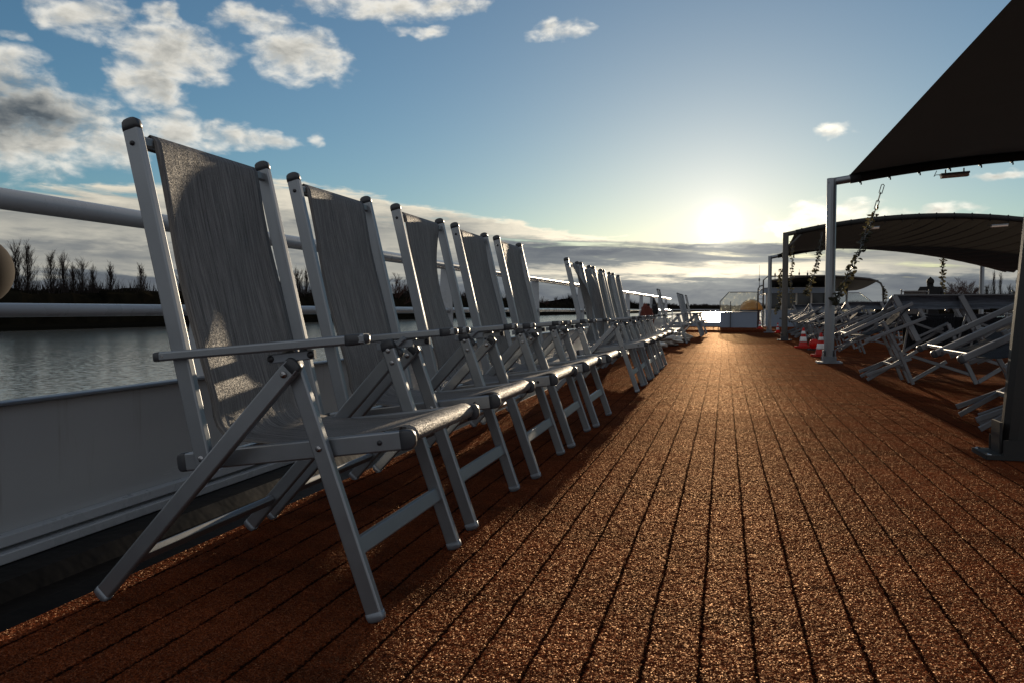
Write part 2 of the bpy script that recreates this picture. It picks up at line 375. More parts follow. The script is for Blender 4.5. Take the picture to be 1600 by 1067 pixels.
heavy = g.m('MAXIMUM', g.mr(g.m('ADD', g.m('ADD', g.m('POWER', g.m('DIVIDE', g.m('ADD', az, 49.5), 7.0), 2.0), g.m('POWER', g.m('DIVIDE', g.m('SUBTRACT', el, 12.3), 2.6), 2.0)), g.m('MULTIPLY', fb, .8)), 1.6, .3), 0.0)
shade = g.m('SUBTRACT', g.m('ADD', .72, g.m('MULTIPLY', lit, .38)), g.m('ADD', g.m('MULTIPLY', thick, .42), g.m('MULTIPLY', heavy, .5)), clamp=True)
cu_c = g.ramp(shade, [(0, (.10, .118, .135)), (.3, (.28, .29, .285)), (.62, (.60, .585, .53)), (1, (1.0, .96, .86))])
# --- layered stratus towards the horizon
top = g.ramp(g.m('DIVIDE', g.m('ADD', az, 60.0), 120.0), [(0, .80), (.09, .80), (.16, .86), (.235, .92), (.29, .84), (.37, .66), (.43, .54), (.50, .505), (.56, .50), (.62, .42), (.72, .40), (1, .55)])
st = g.noise(g.xyz(g.m('MULTIPLY', az, .075), g.m('ADD', g.m('MULTIPLY', el, 1.05), g.m('MULTIPLY', az, .055))), 1, 7, .58, .35)
st2 = g.noise(g.xyz(g.m('MULTIPLY', az, .35), g.m('MULTIPLY', el, 1.6)), 1, 6, .6, .3)
depth = g.m('ADD', g.m('SUBTRACT', g.m('MULTIPLY', top, 10.0), el), g.m('ADD', g.m('MULTIPLY', g.m('SUBTRACT', st2, .5), 1.5), g.m('MULTIPLY', g.m('SUBTRACT', g.noise(g.xyz(g.m('MULTIPLY', az, .13), 3.3), 1, 5, .6), .5), 1.6)))
edge = g.mr(depth, -.05, .35)
cover = g.mr(g.m('ADD', g.m('ADD', st, g.m('MULTIPLY', depth, .075)), g.m('MULTIPLY', g.m('SUBTRACT', st2, .5), .15)), .38, .58)
st_a = g.m('MULTIPLY', edge, cover)
eln = g.m('ADD', el, g.m('ADD', g.m('MULTIPLY', g.m('SUBTRACT', st, .5), 3.2), g.m('MULTIPLY', g.m('SUBTRACT', st2, .5), 1.3)))
# central bank near the sun: dark / bright gap / dark; flanks: fine pale streaks
bandC = g.ramp(g.m('DIVIDE', eln, 10.0), [(0, .16), (.14, .15), (.215, .26), (.265, .85), (.31, .78), (.355, .26), (.41, .12), (.47, .13), (.51, .52), (.56, .95), (1, .9)])
bandL = g.ramp(g.m('DIVIDE', eln, 10.0), [(0, .30), (.10, .22), (.20, .16), (.26, .55), (.32, .50), (.40, .42), (.50, .62), (.60, .48), (.72, .75), (.80, .95), (1, 1.0)])
cen = g.mr(g.m('ABSOLUTE', g.m('ADD', az, 4.0)), 16.0, 9.0)
band = g.m('ADD', g.m('MULTIPLY', bandC, cen), g.m('MULTIPLY', bandL, g.m('SUBTRACT', 1.0, cen)))
band = g.m('ADD', band, g.m('MULTIPLY', g.m('SUBTRACT', st2, .5), .55), clamp=True)
rim = g.m('MULTIPLY', g.mr(depth, .45, .05), .5)
band = g.m('ADD', band, rim, clamp=True)
st_c = g.ramp(band, [(0, (.085, .10, .13)), (.3, (.19, .21, .225)), (.6, (.46, .45, .40)), (1, (.84, .78, .64))])
near = g.m('ADD', .80, g.m('ADD', expo(ang, 9.0, 1.2), gauss(ang, 3.0, .5)))
warm = g.mix(g.m('MULTIPLY', expo(ang, 9.0, 1.0), .75), (1, 1, 1), (1.12, .96, .72))
def tint(c): return g.mix(1.0, g.mix(1.0, c, warm, 'MULTIPLY'), g.xyz(near, near, near), 'MULTIPLY')
CL = 8.8
cu_c = g.mix(1.0, tint(cu_c), (CL, CL, CL), 'MULTIPLY'); st_c = g.mix(1.0, tint(st_c), (CL, CL, CL), 'MULTIPLY')
halo = g.m('ADD', expo(ang, 4.0, 1.1), expo(ang, 16.0, 1.0))
hal = g.mix(1.0, g.xyz(halo, halo, halo), (1.0, .92, .86), 'MULTIPLY')
base = g.mix(1.0, skyc, hal, 'ADD')
c = g.mix(st_a, base, st_c)
c = g.mix(g.m('MULTIPLY', cu_a, .96), c, cu_c)
core = g.m('ADD', gauss(ang, .60, 120.0), g.m('ADD', gauss(ang, 1.2, 2.5), expo(ang, 2.4, 1.8)))
core = g.m('MULTIPLY', core, g.m('SUBTRACT', 1.0, g.m('MULTIPLY', st_a, .5)))
c = g.mix(1.0, c, g.mix(1.0, g.xyz(core, core, core), (1, .95, .85), 'MULTIPLY'), 'ADD')
# unseen bright cloud added behind the camera as neutral fill light
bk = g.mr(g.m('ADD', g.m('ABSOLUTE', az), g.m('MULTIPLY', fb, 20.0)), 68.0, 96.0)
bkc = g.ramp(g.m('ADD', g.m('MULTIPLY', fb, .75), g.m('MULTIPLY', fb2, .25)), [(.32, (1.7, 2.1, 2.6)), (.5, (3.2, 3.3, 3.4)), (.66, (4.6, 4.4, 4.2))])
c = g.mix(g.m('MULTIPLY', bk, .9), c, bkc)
low = g.mr(el, -.6, -.1)
c = g.mix(low, (.9, 1.0, 1.1), c)
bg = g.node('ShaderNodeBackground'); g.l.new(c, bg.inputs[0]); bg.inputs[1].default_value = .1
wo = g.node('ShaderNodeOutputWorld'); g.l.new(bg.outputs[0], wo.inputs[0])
w.cycles.sampling_method = 'MANUAL'; w.cycles.sample_map_resolution = 1024

sl = bpy.data.lights.new('sun', 'SUN'); sl.energy = 5.0; sl.angle = R(.6); sl.color = (1, .80, .56)
so = bpy.data.objects.new('sun', sl); C.objects.link(so); so.rotation_euler = (-(math.pi/2-R(SUN_EL)), 0, -R(SUN_AZ))

# ------------------------------------------------------------------ camera
f_px = 1200.; yaw = math.atan(332/f_px); pitch = math.atan(48.5/f_px)
cam = bpy.data.cameras.new('camera'); co = bpy.data.objects.new('camera', cam); C.objects.link(co)
cam.sensor_width = 36; cam.lens = f_px/1600*36; cam.clip_end = 60000; cam.clip_start = .05
co.location = (0, 0, .67); co.rotation_euler = (math.pi/2-pitch, 0, yaw)
S.camera = co
S.view_settings.view_transform = 'Standard'; S.view_settings.look = 'None'; S.view_settings.exposure = .35; S.view_settings.gamma = 1
cam.dof.use_dof = False

# ------------------------------------------------------------------ setting
WZ = -5.3
b = MB(); b.grid([[(-30000, -30000, WZ), (-30000, 30000, WZ)], [(30000, -30000, WZ), (30000, 30000, WZ)]])
tag(b.build('river_water', M['water']), kind='structure')
# banks and land behind them
def sweep(name, line, prof, m, seed=0, jag=0.0, step=None):
    rr = random.Random(seed); rows = []
    L = [V((p[0], p[1], 0)) for p in line]; pts = []
    for i in range(len(L)-1):
        n = max(1, int((L[i+1]-L[i]).length/(step or 40)))
        for k in range(n): pts.append(L[i].lerp(L[i+1], k/n))
    pts.append(L[-1])
    for i, p in enumerate(pts):
        d = (pts[min(i+1, len(pts)-1)]-pts[max(i-1, 0)]).normalized(); nrm = V((-d.y, d.x, 0))
        rows.append([tuple(p+nrm*u+V((0, 0, h+rr.uniform(-1, 1)*jag*q))) for u, h, q in prof])
    bb = MB(); bb.grid(rows); return bb.build(name, m)
leftline = [(-196, -700), (-196, 1400), (-150, 2300), (-90, 2700), (260, 2850), (420, 2600), (300, 2200), (296, 1400), (296, -700)]
bankp = [(0, WZ-.5, 0), (.8, WZ+1.0, .1), (2, WZ+1.8, .3), (9, WZ+2.4, .4), (5000, WZ+2.6, 0)]
lp = [(-196, -700), (-196, 1400), (-150, 2300), (-90, 2700), (260, 2850)]
rp = [(260, 2850), (420, 2600), (300, 2200), (296, 1400), (296, -700)]
tag(sweep('left_riverbank', [(-196, -1500), (-196, 1400), (-150, 2300), (-90, 2900), (-60, 12000)], bankp, M['bank'], 1, 1.0, 60), kind='structure')
tag(sweep('right_riverbank', [(700, 12000), (330, 3100), (296, 1400), (296, -1500)], bankp, M['bank'], 2, 1.0, 60), kind='structure')
b = MB(); b.grid([[(-600, 3000, WZ+.2), (-600, 3100, WZ+2.4), (-600, 20000, WZ+2.5)], [(900, 3000, WZ+.2), (900, 3100, WZ+2.4), (900, 20000, WZ+2.5)]])
tag(b.build('far_riverbank', M['bank']), kind='structure')

# woods: ridge of scrub plus thousands of twig tufts (nobody could count it)
def wood(name, a, b2, hgt, depth, seed, m, step, label, tuft=1.0, tm=None, tw=1.0):
    rr = random.Random(seed); mb = MB(); a = V((*a, WZ+1.8)); b2 = V((*b2, WZ+1.8)); Ld = b2-a; n = int(Ld.length/step); d = Ld.normalized(); nr = V((-d.y, d.x, 0))
    hs = []; h = hgt
    for i in range(n+1):
        h += rr.uniform(-1, 1)*hgt*.09; h = min(max(h, hgt*.82), hgt*1.1); hs.append(h)
    rows = []
    for i in range(n+1):
        p = a+Ld*(i/n); hh = hs[i]
        rows.append([tuple(p+nr*u*depth+d*rr.uniform(-.4, .4)*step+V((0, 0, hh*k*rr.uniform(.93, 1.05)))) for u, k in ((0, -.15), (.03, .45), (.08, .70), (.2, .84), (.5, .86), (1, .7), (1.1, -.1))])
    mb.grid(rows)
    for i in range(n*5):
        t = rr.random(); p = a+Ld*t; hh = hs[min(n, int(t*n))]; q = p+nr*depth*rr.uniform(.1, .6)+V((0, 0, hh*rr.uniform(.55, .8)))
        for k in range(9):
            l = hh*rr.uniform(.18, .42)*tuft; v = V((rr.uniform(-.5, .5), rr.uniform(-.3, .3), 1)).normalized()
            s_ = d*hgt*rr.uniform(.008, .022)*tw; q2 = q+d*rr.uniform(-.25, .25)*hh
            mb.add([q2-s_, q2+s_, q2+v*l+d*rr.uniform(-.1, .1)*l], [(0, 1, 2)], 1)
    o = mb.build(name, [m, tm or M['bark']]); tag(o, label, 'wood', kind='stuff'); return o
wood('riverside_wood', (-198.5, -300), (-198.5, 330), 12.6, 26, 3, M['scrub'], 5, 'dark scrub wood along the left river bank')
wood('riverside_wood', (-198.5, 325), (-198.5, 1100), 17.5, 34, 4, M['scrub'], 9, 'taller bare wood further along the left river bank', 1.2, None, 2.0)
wood('riverside_wood', (-199, 1050), (-152, 2350), 22, 44, 5, M['scrub'], 14, 'distant wood on the left bank beyond the chairs', 1.25, None, 4.0)
wood('distant_wood', (-900, 3150), (1400, 3150), 26, 60, 6, M['scrub'], 16, 'low distant wood closing the river ahead', 1.2, None, 5.0)
wood('riverside_wood', (330, 3000), (305, 640), 26, 44, 8, M['scrub'], 14, 'wood on the right bank behind the canopies', 1.1, None, 3.5)

# bare trees ------------------------------------------------------------
def bare_tree(name, kind, seed, m):
    rr = random.Random(seed)
    root = thing(name, 't', 'tree')
    tb = MB(); H = 1.0
    pts = [V((0, 0, 0))]
    for k in range(1, 9): pts.append(V((rr.uniform(-.008, .008), rr.uniform(-.008, .008), k/8*.97)))
    tb.tube(pts, [.011*(1-k/9)+.001 for k in range(9)], 7); tb.build('trunk', m, root)
    cb = MB()
    def branch(p, d, l, r, lev):
        q = [p]; dd = d
        for k in range(3):
            dd = (dd+V((rr.uniform(-.09, .09), rr.uniform(-.09, .09), .14 if kind != 'round' else .05))).normalized(); q.append(q[-1]+dd*l/3)
        cb.tube(q, [r, r*.75, r*.5, r*.18], 4, cap=False)
        if lev > 0:
            for k in range(5 if lev > 1 else 6):
                t = rr.uniform(.25, 1); bp = q[0].lerp(q[3], t) if t < .99 else q[3]
                sp = .55 if kind != 'round' else .95
                nd = (dd+V((rr.uniform(-sp, sp), rr.uniform(-sp, sp), rr.uniform(-.1, sp*.6)))).normalized()
                branch(bp, nd, l*rr.uniform(.38, .62), r*.5, lev-1)
    if kind == 'poplar':
        for k in range(60):
            zz = .10+.84*k/60; a = rr.uniform(0, 6.28); sp = rr.uniform(.14, .44)
            branch(V((0, 0, zz)), V((math.cos(a)*sp, math.sin(a)*sp, 1)).normalized(), (.33-.22*zz)*rr.uniform(.7, 1.15), .0026, 2)
    elif kind == 'round':
        for k in range(17):
            zz = .22+.5*k/17; a = k*2.4+rr.uniform(-.4, .4); e_ = rr.uniform(.35, 1.1)
            branch(V((0, 0, zz)), V((math.cos(a), math.sin(a), e_)).normalized(), .42*rr.uniform(.75, 1.1)*(1.1-zz*.55), .009, 3)
    else:  # wide dense poplar clump
        for k in range(46):
            zz = .08+.7*k/46; a = rr.uniform(0, 6.28); sp = rr.uniform(.3, .8)
            branch(V((0, 0, zz)), V((math.cos(a)*sp, math.sin(a)*sp, 1)).normalized(), (.36-.22*zz)*rr.uniform(.7, 1.15), .005, 2)
    cb.build('crown', m, root)
    return root
protos = {('poplar', i): bare_tree('bare_poplar_tree', 'poplar', 11+i, M['bark']) for i in range(3)}
protos.update({('round', i): bare_tree('bare_round_tree', 'round', 31+i, M['bark2']) for i in range(2)})
protos.update({('clump', i): bare_tree('bare_tree', 'clump', 51+i, M['bark']) for i in range(2)})
used = set()
def plant(kind, i, x, y, h, label, wd=1.0, grp=None):
    pr = protos[(kind, i)]
    if (kind, i) in used: o = copy_tree(pr)
    else: o = pr; used.add((kind, i))
    o.location = (x, y, WZ+1.5); o.scale = (h*wd, h*wd, h); o.rotation_euler = (0, 0, rnd.uniform(0, 6.28))
    o['label'] = label; o['category'] = 'tree'; o['group'] = grp or 'bare trees on the far river bank'
    return o
ords = ['first', 'second', 'third', 'fourth', 'fifth', 'sixth', 'seventh', 'eighth', 'ninth']
for k, (y_, h_) in enumerate([(182, 23.5), (186, 23.8), (194.5, 22.3), (199, 21.4), (203, 18.6), (206.5, 20.8), (211, 18.2), (219, 19.6), (233, 20.6)]):
    plant('poplar', k % 3, -204, y_, h_*.98, f'{ords[k]} tall bare poplar from the left on the far river bank', 1.35+.2*(k % 2))
for k, (y_, h_) in enumerate([(258, 18.5), (333, 24), (342, 25.5), (351, 24), (364, 22)]):
    plant(('clump', 'poplar')[k % 2], k % 2, -206, y_, h_, ['bare tree seen behind the sling of the front deck chair', 'left tree of the dense clump seen between the first and second deck chairs', 'tallest tree of the dense clump between the first and second deck chairs', 'bare tree on the right of the dense clump behind the first chairs', 'rightmost tree of the clump, partly behind the second deck chair'][k], 1.2)
for k, (y_, h_) in enumerate([(459, 27), (480, 23), (600, 20), (694, 21), (878, 19), (949, 22), (1080, 22), (1260, 25)]):
    plant(('round', 'clump')[k % 2], k % 2, -205, y_, h_, f'{ords[k]} of the smaller bare trees further along the far bank, counted from the left', 1.05, 'small far trees on the left bank')
for k, (x_, y_, h_, kd) in enumerate([(302, 1215, 42, 'round'), (300, 1160, 45, 'round'), (300, 1110, 47, 'round'), (299, 1085, 41, 'round'), (300, 1030, 38, 'clump'), (300, 1008, 50, 'poplar'), (300, 985, 47, 'poplar'), (300, 955, 36, 'clump'), (300, 930, 42, 'clump'), (302, 1300, 30, 'clump')]):
    plant(kd, k % 2, x_, y_, h_*.93, ['leftmost round reddish tree beyond the seated person on the right bank', 'second round reddish tree beyond the right hand row', 'tallest round reddish tree left of the far canopy post', 'round bare tree directly behind the far canopy post', 'low bare tree right of the far canopy post', 'tall slender poplar near the big dark pole', 'slightly shorter poplar next to the tall one near the big dark pole', 'bushy bare tree beside the big dark pole', 'bare tree half hidden by the big dark pole', 'small bare tree at the left end of the right bank trees'][k], 1.15 if kd == 'round' else .8, 'bare trees on the right bank')

# ship: hull, deck, gutter
HX0, HX1 = -2.06, 9.0
b = MB()
hull = [(-9, HX0, HX1), (28, HX0, HX1), (30.4, HX0, HX1), (36, HX0+.5, HX1-.5), (42, HX0+2.5, HX1-2.5), (46, 3.0, 4.0)]
rows = []
for y_, a, c_ in hull: rows.append([(a+.5, y_, WZ-.6), (a, y_, WZ+1.5), (a, y_, -.10), (c_, y_, -.10), (c_, y_, WZ+1.5), (c_-.5, y_, WZ-.6)])
b.grid(rows); tag(b.build('ship_hull', M['hull']), kind='structure')
b = MB()
PX0, PX1, PY0, PY1, PY2 = -1.448, 1.95, .70, 5.2, 13.0
b.grid([[(x_, y_, 0) for y_ in (-7, PY0)] for x_ in (-1.448, 7.6)])
b.grid([[(x_, y_, 0) for y_ in (PY0, PY2)] for x_ in (PX1, 7.6)])
b.grid([[(x_, y_, 0) for y_ in (PY2, 20, 24.55)] for x_ in (-1.448, 2, 7.6)])
# edge of the carpet, its ragged pile end
b.grid([[(-1.448, y_, -.05) for y_ in (-7, 24.55)], [(-1.448, y_, 0) for y_ in (-7, 24.55)]])
deck_o = tag(b.build('deck', M['carpet']), kind='structure')
# the pile of the walkway carpet as real relief: random tufts and sunk seams
def pile(x0, x1, y0, y1, dx, dy, amp, amp1, seed):
    rg = np.random.default_rng(seed); nx = int((x1-x0)/dx)+1; ny = int((y1-y0)/dy)+1
    X, Y_ = np.meshgrid(np.linspace(x0, x1, nx), np.linspace(y0, y1, ny), indexing='ij')
    z_ = rg.random((nx, ny))
    lo = rg.random((nx//5+3, ny//5+3)); lo2 = rg.random((nx//24+3, ny//24+3))
    def up(a, k):
        xi = np.arange(nx)/k; yi = np.arange(ny)/k; i0 = xi.astype(int); j0 = yi.astype(int); fx = (xi-i0)[:, None]; fy = (yi-j0)[None, :]
        fx = fx*fx*(3-2*fx); fy = fy*fy*(3-2*fy)
        return (a[i0][:, j0]*(1-fx)+a[i0+1][:, j0]*fx)*(1-fy)+(a[i0][:, j0+1]*(1-fx)+a[i0+1][:, j0+1]*fx)*fy
    z_ = z_*.75+up(lo, 5)*.40+up(lo2, 24)*.35
    jw = (up(rg.random((nx//4+3, ny//4+3)), 4)-.5)*.006
    ph = ((X+jw+50.03)/.1035) % 1.0; dd = np.abs(ph-.5)
    gr = np.clip((dd-.462)/.025, 0, 1); tt = np.clip((Y_-y0)/(y1-y0), 0, 1); z_ = (z_-.78)*(amp*(1-tt)+amp1*tt)-gr*.0026*np.clip(1.1-(Y_-1.5)/3.2, 0, 1)
    z_ -= np.clip(1-np.abs(Y_+jw*3-10.05)/.02, 0, 1)*.004
    ed = np.minimum(np.minimum(np.arange(nx)[:, None], np.arange(nx)[::-1][:, None]), np.minimum(np.arange(ny)[None, :], np.arange(ny)[::-1][None, :]))
    z_ = np.where(ed == 0, 0, z_)
    co = np.empty((nx*ny, 3), np.float32); co[:, 0] = (X+(rg.random((nx, ny))-.5)*dx*.6*(ed > 0)).ravel(); co[:, 1] = (Y_+(rg.random((nx, ny))-.5)*dy*.6*(ed > 0)).ravel(); co[:, 2] = z_.ravel()
    idx = np.arange(nx*ny).reshape(nx, ny); q = np.stack([idx[:-1, :-1], idx[1:, :-1], idx[1:, 1:], idx[:-1, 1:]], -1).reshape(-1, 4).astype(np.int32)
    me = bpy.data.meshes.new('walkway_carpet'); me.vertices.add(len(co)); me.vertices.foreach_set('co', co.ravel())
    me.loops.add(q.size); me.loops.foreach_set('vertex_index', q.ravel()); me.polygons.add(len(q))
    me.polygons.foreach_set('loop_start', np.arange(0, q.size, 4, dtype=np.int32)); me.update(calc_edges=True)
    me.materials.append(M['carpet']); o = bpy.data.objects.new('walkway_carpet', me); C.objects.link(o); o['kind'] = 'structure'; return o
pile(PX0, PX1, PY0, PY1, .0035, .0037, .0030, .0019, 1)
pile(PX0, PX1, PY1, PY2, .0085, .0115, .0042, .0015, 2)
b = MB(); 
b.grid([[(x_, 24.55, z_) for x_ in (-1.448, 7.6)] for z_ in (-.02, .055)]); b.grid([[(x_, y_, .055) for y_ in (24.55, 30.3)] for x_ in (-1.448, 7.6)])
tag(b.build('raised_deck', M['carpet']), kind='structure')
b = MB(); prof = [(-1.44, -.05), (-1.50, -.10), (-1.56, -.105), (-1.60, -.07), (-1.66, -.06), (-1.70, -.085), (-1.80, -.09), (-1.84, -.05), (-1.92, -.045), (-2.0, -.045)]
b.grid([[(px, y_, pz) for y_ in (-7, 30.3)] for px, pz in prof]); tag(b.build('gutter', M['gutter']), kind='structure')

# bulwark with its cap and the two ledges at its foot
bw = thing('bulwark', 'low grey painted steel bulwark along the left edge of the deck', 'bulwark', (-2.0, 11, 0))
def plate(x0, x1, z0, z1, y0=-7., y1=30.3, off=(-2.0, 11), n=1):
    bb = MB(); bb.beam((x0/2+x1/2-off[0], y0-off[1], z0/2+z1/2), (x0/2+x1/2-off[0], y1-off[1], z0/2+z1/2), (0, 0, 1), abs(x1-x0), z1-z0, .003); return bb
plate(-2.02, -2.004, -.04, .395).build('wall', M['bulwark'], bw)
plate(-2.035, -1.985, .396, .408).build('cap_rail', M['alu_dark'], bw)
bb = plate(-2.003, -1.965, -.002, .03); bb.build('upper_ledge', M['white'], bw)
bb = plate(-2.003, -1.945, -.044, -.014); bb.build('lower_ledge', M['white'], bw)
# railing
rl = thing('ship_railing', 'white tubular railing with flat stanchions above the left bulwark', 'railing', (-2.0, 11, 0))
bb = MB(); bb.tube([(0, y_-11, .983+.0035*max(0, y_)) for y_ in (-7, 0, 3, 6, 10, 14, 18, 22, 26, 30)], .031, 20); bb.build('top_rail', M['white'], rl, smooth=True)
bb = MB(); bb.tube([(0, y_-11, .670) for y_ in (-7, 0, 5, 12, 20, 30)], .0205, 16); bb.build('middle_rail', M['white'], rl, smooth=True)
y_ = -4.1+1.38-.07
for y_ in (-2.96, -.16, 2.64, 5.44, 8.24, 11.04, 13.84, 16.64, 19.44, 22.24, 25.04, 27.84):
    bb = MB(); zt = .96+.0035*max(0, y_)
    q = [(-.075, -.02), (.045, -.02), (.035, 0), (-.055, 0)]
    bb.add([(-.085, y_-11-.007, .409), (.040, y_-11-.007, .409), (.024, y_-11-.007, zt), (-.058, y_-11-.007, zt), (-.085, y_-11+.007, .409), (.040, y_-11+.007, .409), (.024, y_-11+.007, zt), (-.058, y_-11+.007, zt)],
           [(0, 1, 2, 3), (4, 5, 6, 7), (0, 1, 5, 4), (1, 2, 6, 5), (2, 3, 7, 6), (3, 0, 4, 7)])
    bb.build('stanchion', M['white'], rl)
# round float hanging on the rail at the picture's left edge
fl = thing('float_fender', 'round beige fender hanging on the railing at the left edge', 'fender', (-1.86, 1.50, .77))
bb = MB(); bb.lathe([(.012, .105)]+[(.118*math.sin(t)**.8, .095*math.cos(t)) for t in [math.pi*k/16 for k in range(1, 16)]]+[(.02, -.10)], 32); bb.build('body', M['buoy'], fl, smooth=True)
bb = MB(); bb.tube([(0, 0, .10), (-.01, 0, .15), (-.05, 0, .20), (-.12, .0, .235)], .006, 8); bb.build('rope', M['rubber'], fl)
bb = MB(); bb.lathe([(.03, .09), (.03, .115), (.018, .12)], 16); bb.build('eyelet', M['cap'], fl)

# ------------------------------------------------------------------ deck chairs
UP = (0, 0, 1)
def sling_mesh(parent, variant=0, m=None):
    # path in the side plane (u forward, z up)
    path = []
    tp = V((-.589, 0, 1.062)); bt = V((-.445, 0, .455))
    for k in range(5): a = math.pi*(1.0-k/4); path.append((tp.x+.014*math.cos(a-.25)+.0, tp.z+.014*math.sin(a)))
    path = [(-.603, 1.045), (-.600, 1.072), (-.588, 1.080), (-.578, 1.066)]
    n1 = 22
    for k in range(1, n1+1):
        t = k/n1; p = tp.lerp(bt, t); path.append((p.x+.012-.010*math.sin(math.pi*t), p.z))
    for t in (.2, .4, .6, .8, 1.0):   # curve into the seat
        a = (1-t); path.append((-.432+.075*t*t, .455-.085*(1-a*a)))
    for k in range(1, 13):
        t = k/12; path.append((-.357+.395*t, .370+.048*t-.022*math.sin(math.pi*t)))
    path += [(.050, .4185), (.064, .413), (.071, .400), (.067, .386), (.054, .380)]
    nv = 17; rows = []; uv = []; L = 0; prev = None
    rr = random.Random(variant+5)
    for i, (u, z_) in enumerate(path):
        if prev: L += math.hypot(u-prev[0], z_-prev[1])
        prev = (u, z_); row = []; t = i/(len(path)-1)
        back = 0 if i < 4 or i > n1+3 else math.sin(math.pi*(i-3)/n1)
        for j in range(nv):
            s_ = j/(nv-1); yy = -.213+.426*s_; du = 0
            if variant == 1: yy -= back**1.2*.085*s_**2; du = -.03*back*s_**3
            elif variant == 2: yy += back*.15*(1-s_)**1.5; du = .10*back*(1-s_)**2
            elif variant == 3: yy -= back*.10*s_**2; yy += back*.05*(1-s_)**2; du = .07*back*(s_**3)
            du += .004*math.sin(s_*9+i*.3+variant)*(back)
            jn = math.exp(-((i-n1-5)/2.2)**2)
            z2 = z_+.006*jn*math.sin(s_*38+variant)*1.0
            row.append((u+du, yy, z2)); uv.append((s_*.43, L))
        rows.append(row)
    mb = MB(); mb.grid(rows); mb.uv = uv
    return mb.build('sling', m or M['sling'], parent, smooth=True, solid=.0016)
FAR = [False]
def bolt1(p, s, r, m, parent):
    if FAR[0]: return
    mb = MB(); mb.bolt(p, (0, s, 0), r); mb.build('bolt', M[m], parent)
def chair(variant=0, sm=None):
    FAR[0] = variant == 10
    root = thing('deck_chair', 'x', 'deck chair')
    A = M['alu']
    HL = .26
    for s in (-1, 1):
        # backrest post
        y_ = s*(HL+.004); p0 = V((-.412, y_, .318)); p1 = V((-.594, y_, 1.092)); d = (p1-p0).normalized()
        mb = MB(); mb.beam(p0, p1, (0, 1, 0), .040, .022, .004); o = mb.build('backrest_post', A, root)
        mb = MB(); mb.dome(p1, d, .040, .022, (0, 1, 0), .016); mb.build('cap', M['cap'], o, smooth=True)
        bolt1(p1-d*.045+V((0, s*.011, 0)), s, .006, 'boltdark', o); bolt1(p0+d*.02+V((0, s*.011, 0)), s, .008, 'bolt', o)
        # seat rail
        y_ = s*(HL-.028); a = V((-.495, y_, .318)); c_ = V((.062, y_, .394)); d = (c_-a).normalized()
        mb = MB(); mb.beam(a, c_, UP, .022, .042, .004); o = mb.build('seat_rail', A, root)
        mb = MB(); mb.dome(c_, d, .042, .022, (0, 1, 0), .02); mb.build('end_cap', M['cap'], o, smooth=True)
        mb = MB(); mb.dome(a, -d, .042, .022, (0, 1, 0), .014); mb.build('end_cap', M['cap'], o, smooth=True)
        bolt1(c_-d*.06+V((0, s*.011, 0)), s, .006, 'boltdark', o)
        # front leg (middle layer)
        y_ = s*HL; p0 = V((0, y_, .012)); p1 = V((-.197, y_, .570)); d = (p1-p0).normalized()
        mb = MB(); mb.beam(p0, p1, (0, 1, 0), .038, .021, .004); o = mb.build('front_leg', A, root)
        mb = MB(); mb.dome(p0, -d, .038, .021, (0, 1, 0), .010); mb.build('foot_cap', M['alu_dark'], o, smooth=True)
        mb = MB(); mb.dome(p1, d, .038, .021, (0, 1, 0), .018); mb.build('top_cap', M['cap'], o, smooth=True)
        bolt1(p0.lerp(p1, .645)+V((0, .0105*s, 0)), s, .0075, 'bolt', o)
        for t in (.915, .975): bolt1(p0.lerp(p1, t)+V((0, -.0105*s, 0)), -s, .0075, 'bolt', o)
        # rear leg (outer layer)
        y_ = s*(HL+.0235); p0 = V((-.672, y_+s*.012, .012)); p1 = V((-.178, y_, .552)); d = (p1-p0).normalized()
        mb = MB(); mb.beam(p0, p1, (0, 1, 0), .038, .021, .004); o = mb.build('rear_leg', A, root)
        mb = MB(); mb.dome(p0, -d, .038, .021, (0, 1, 0), .010); mb.build('foot_cap', M['alu_dark'], o, smooth=True)
        mb = MB(); mb.dome(p1, d, .036, .0205, (0, 1, 0), .014); mb.build('top_cap', M['cap'], o, smooth=True)
        bolt1(p0.lerp(p1, .965)+V((0, .0115*s, 0)), s, .008, 'bolt', o)
        # armrest
        y_ = s*(HL+.029); a = V((-.512, y_, .566)); c_ = V((-.004, y_, .611)); d = (c_-a).normalized()
        mb = MB(); mb.beam(a, c_, UP, .032, .021, .0045); o = mb.build('armrest', A, root)
        mb = MB(); mb.dome(c_-d*.03, d, .033, .0225, (0, 0, 1), .036); mb.build('end_cap', M['cap'], o, smooth=True)
        mb = MB(); mb.dome(a, -d, .031, .0205, (0, 0, 1), .008); mb.build('end_cap', M['cap'], o, smooth=True)
        bolt1(a+d*.02+V((0, s*.0105, 0)), s, .007, 'bolt', o)
        # adjuster bracket under the armrest
        mb = MB(); yb = s*(HL+.020)
        mb.beam((-.238, yb, .564), (-.128, yb, .577), UP, .010, .020, .002); mb.beam((-.170, yb-s*.012, .573), (-.150, yb-s*.012, .592), UP, .02, .012, .002)
        o = mb.build('bracket', M['alu_dark'], root)
        bolt1((-.232, yb+s*.005, .565), s, .008, 'boltdark', o); bolt1((-.136, yb+s*.005, .576), s, .008, 'boltdark', o)
    mb = MB(); mb.beam((-.588, -HL+.006, 1.060), (-.588, HL-.006, 1.060), UP, .018, .022, .003); mb.build('top_bar', A, root)
    mb = MB(); mb.tube([(.053, -HL+.04, .3985), (.053, HL-.04, .3985)], .0145, 16); mb.build('front_bar', A, root, smooth=True)
    mb = MB(); mb.beam((-.43, -HL+.04, .325), (-.43, HL-.04, .325), UP, .02, .02, .003); mb.build('rear_bar', A, root)
    d = V((-.197, 0, .558)).normalized()
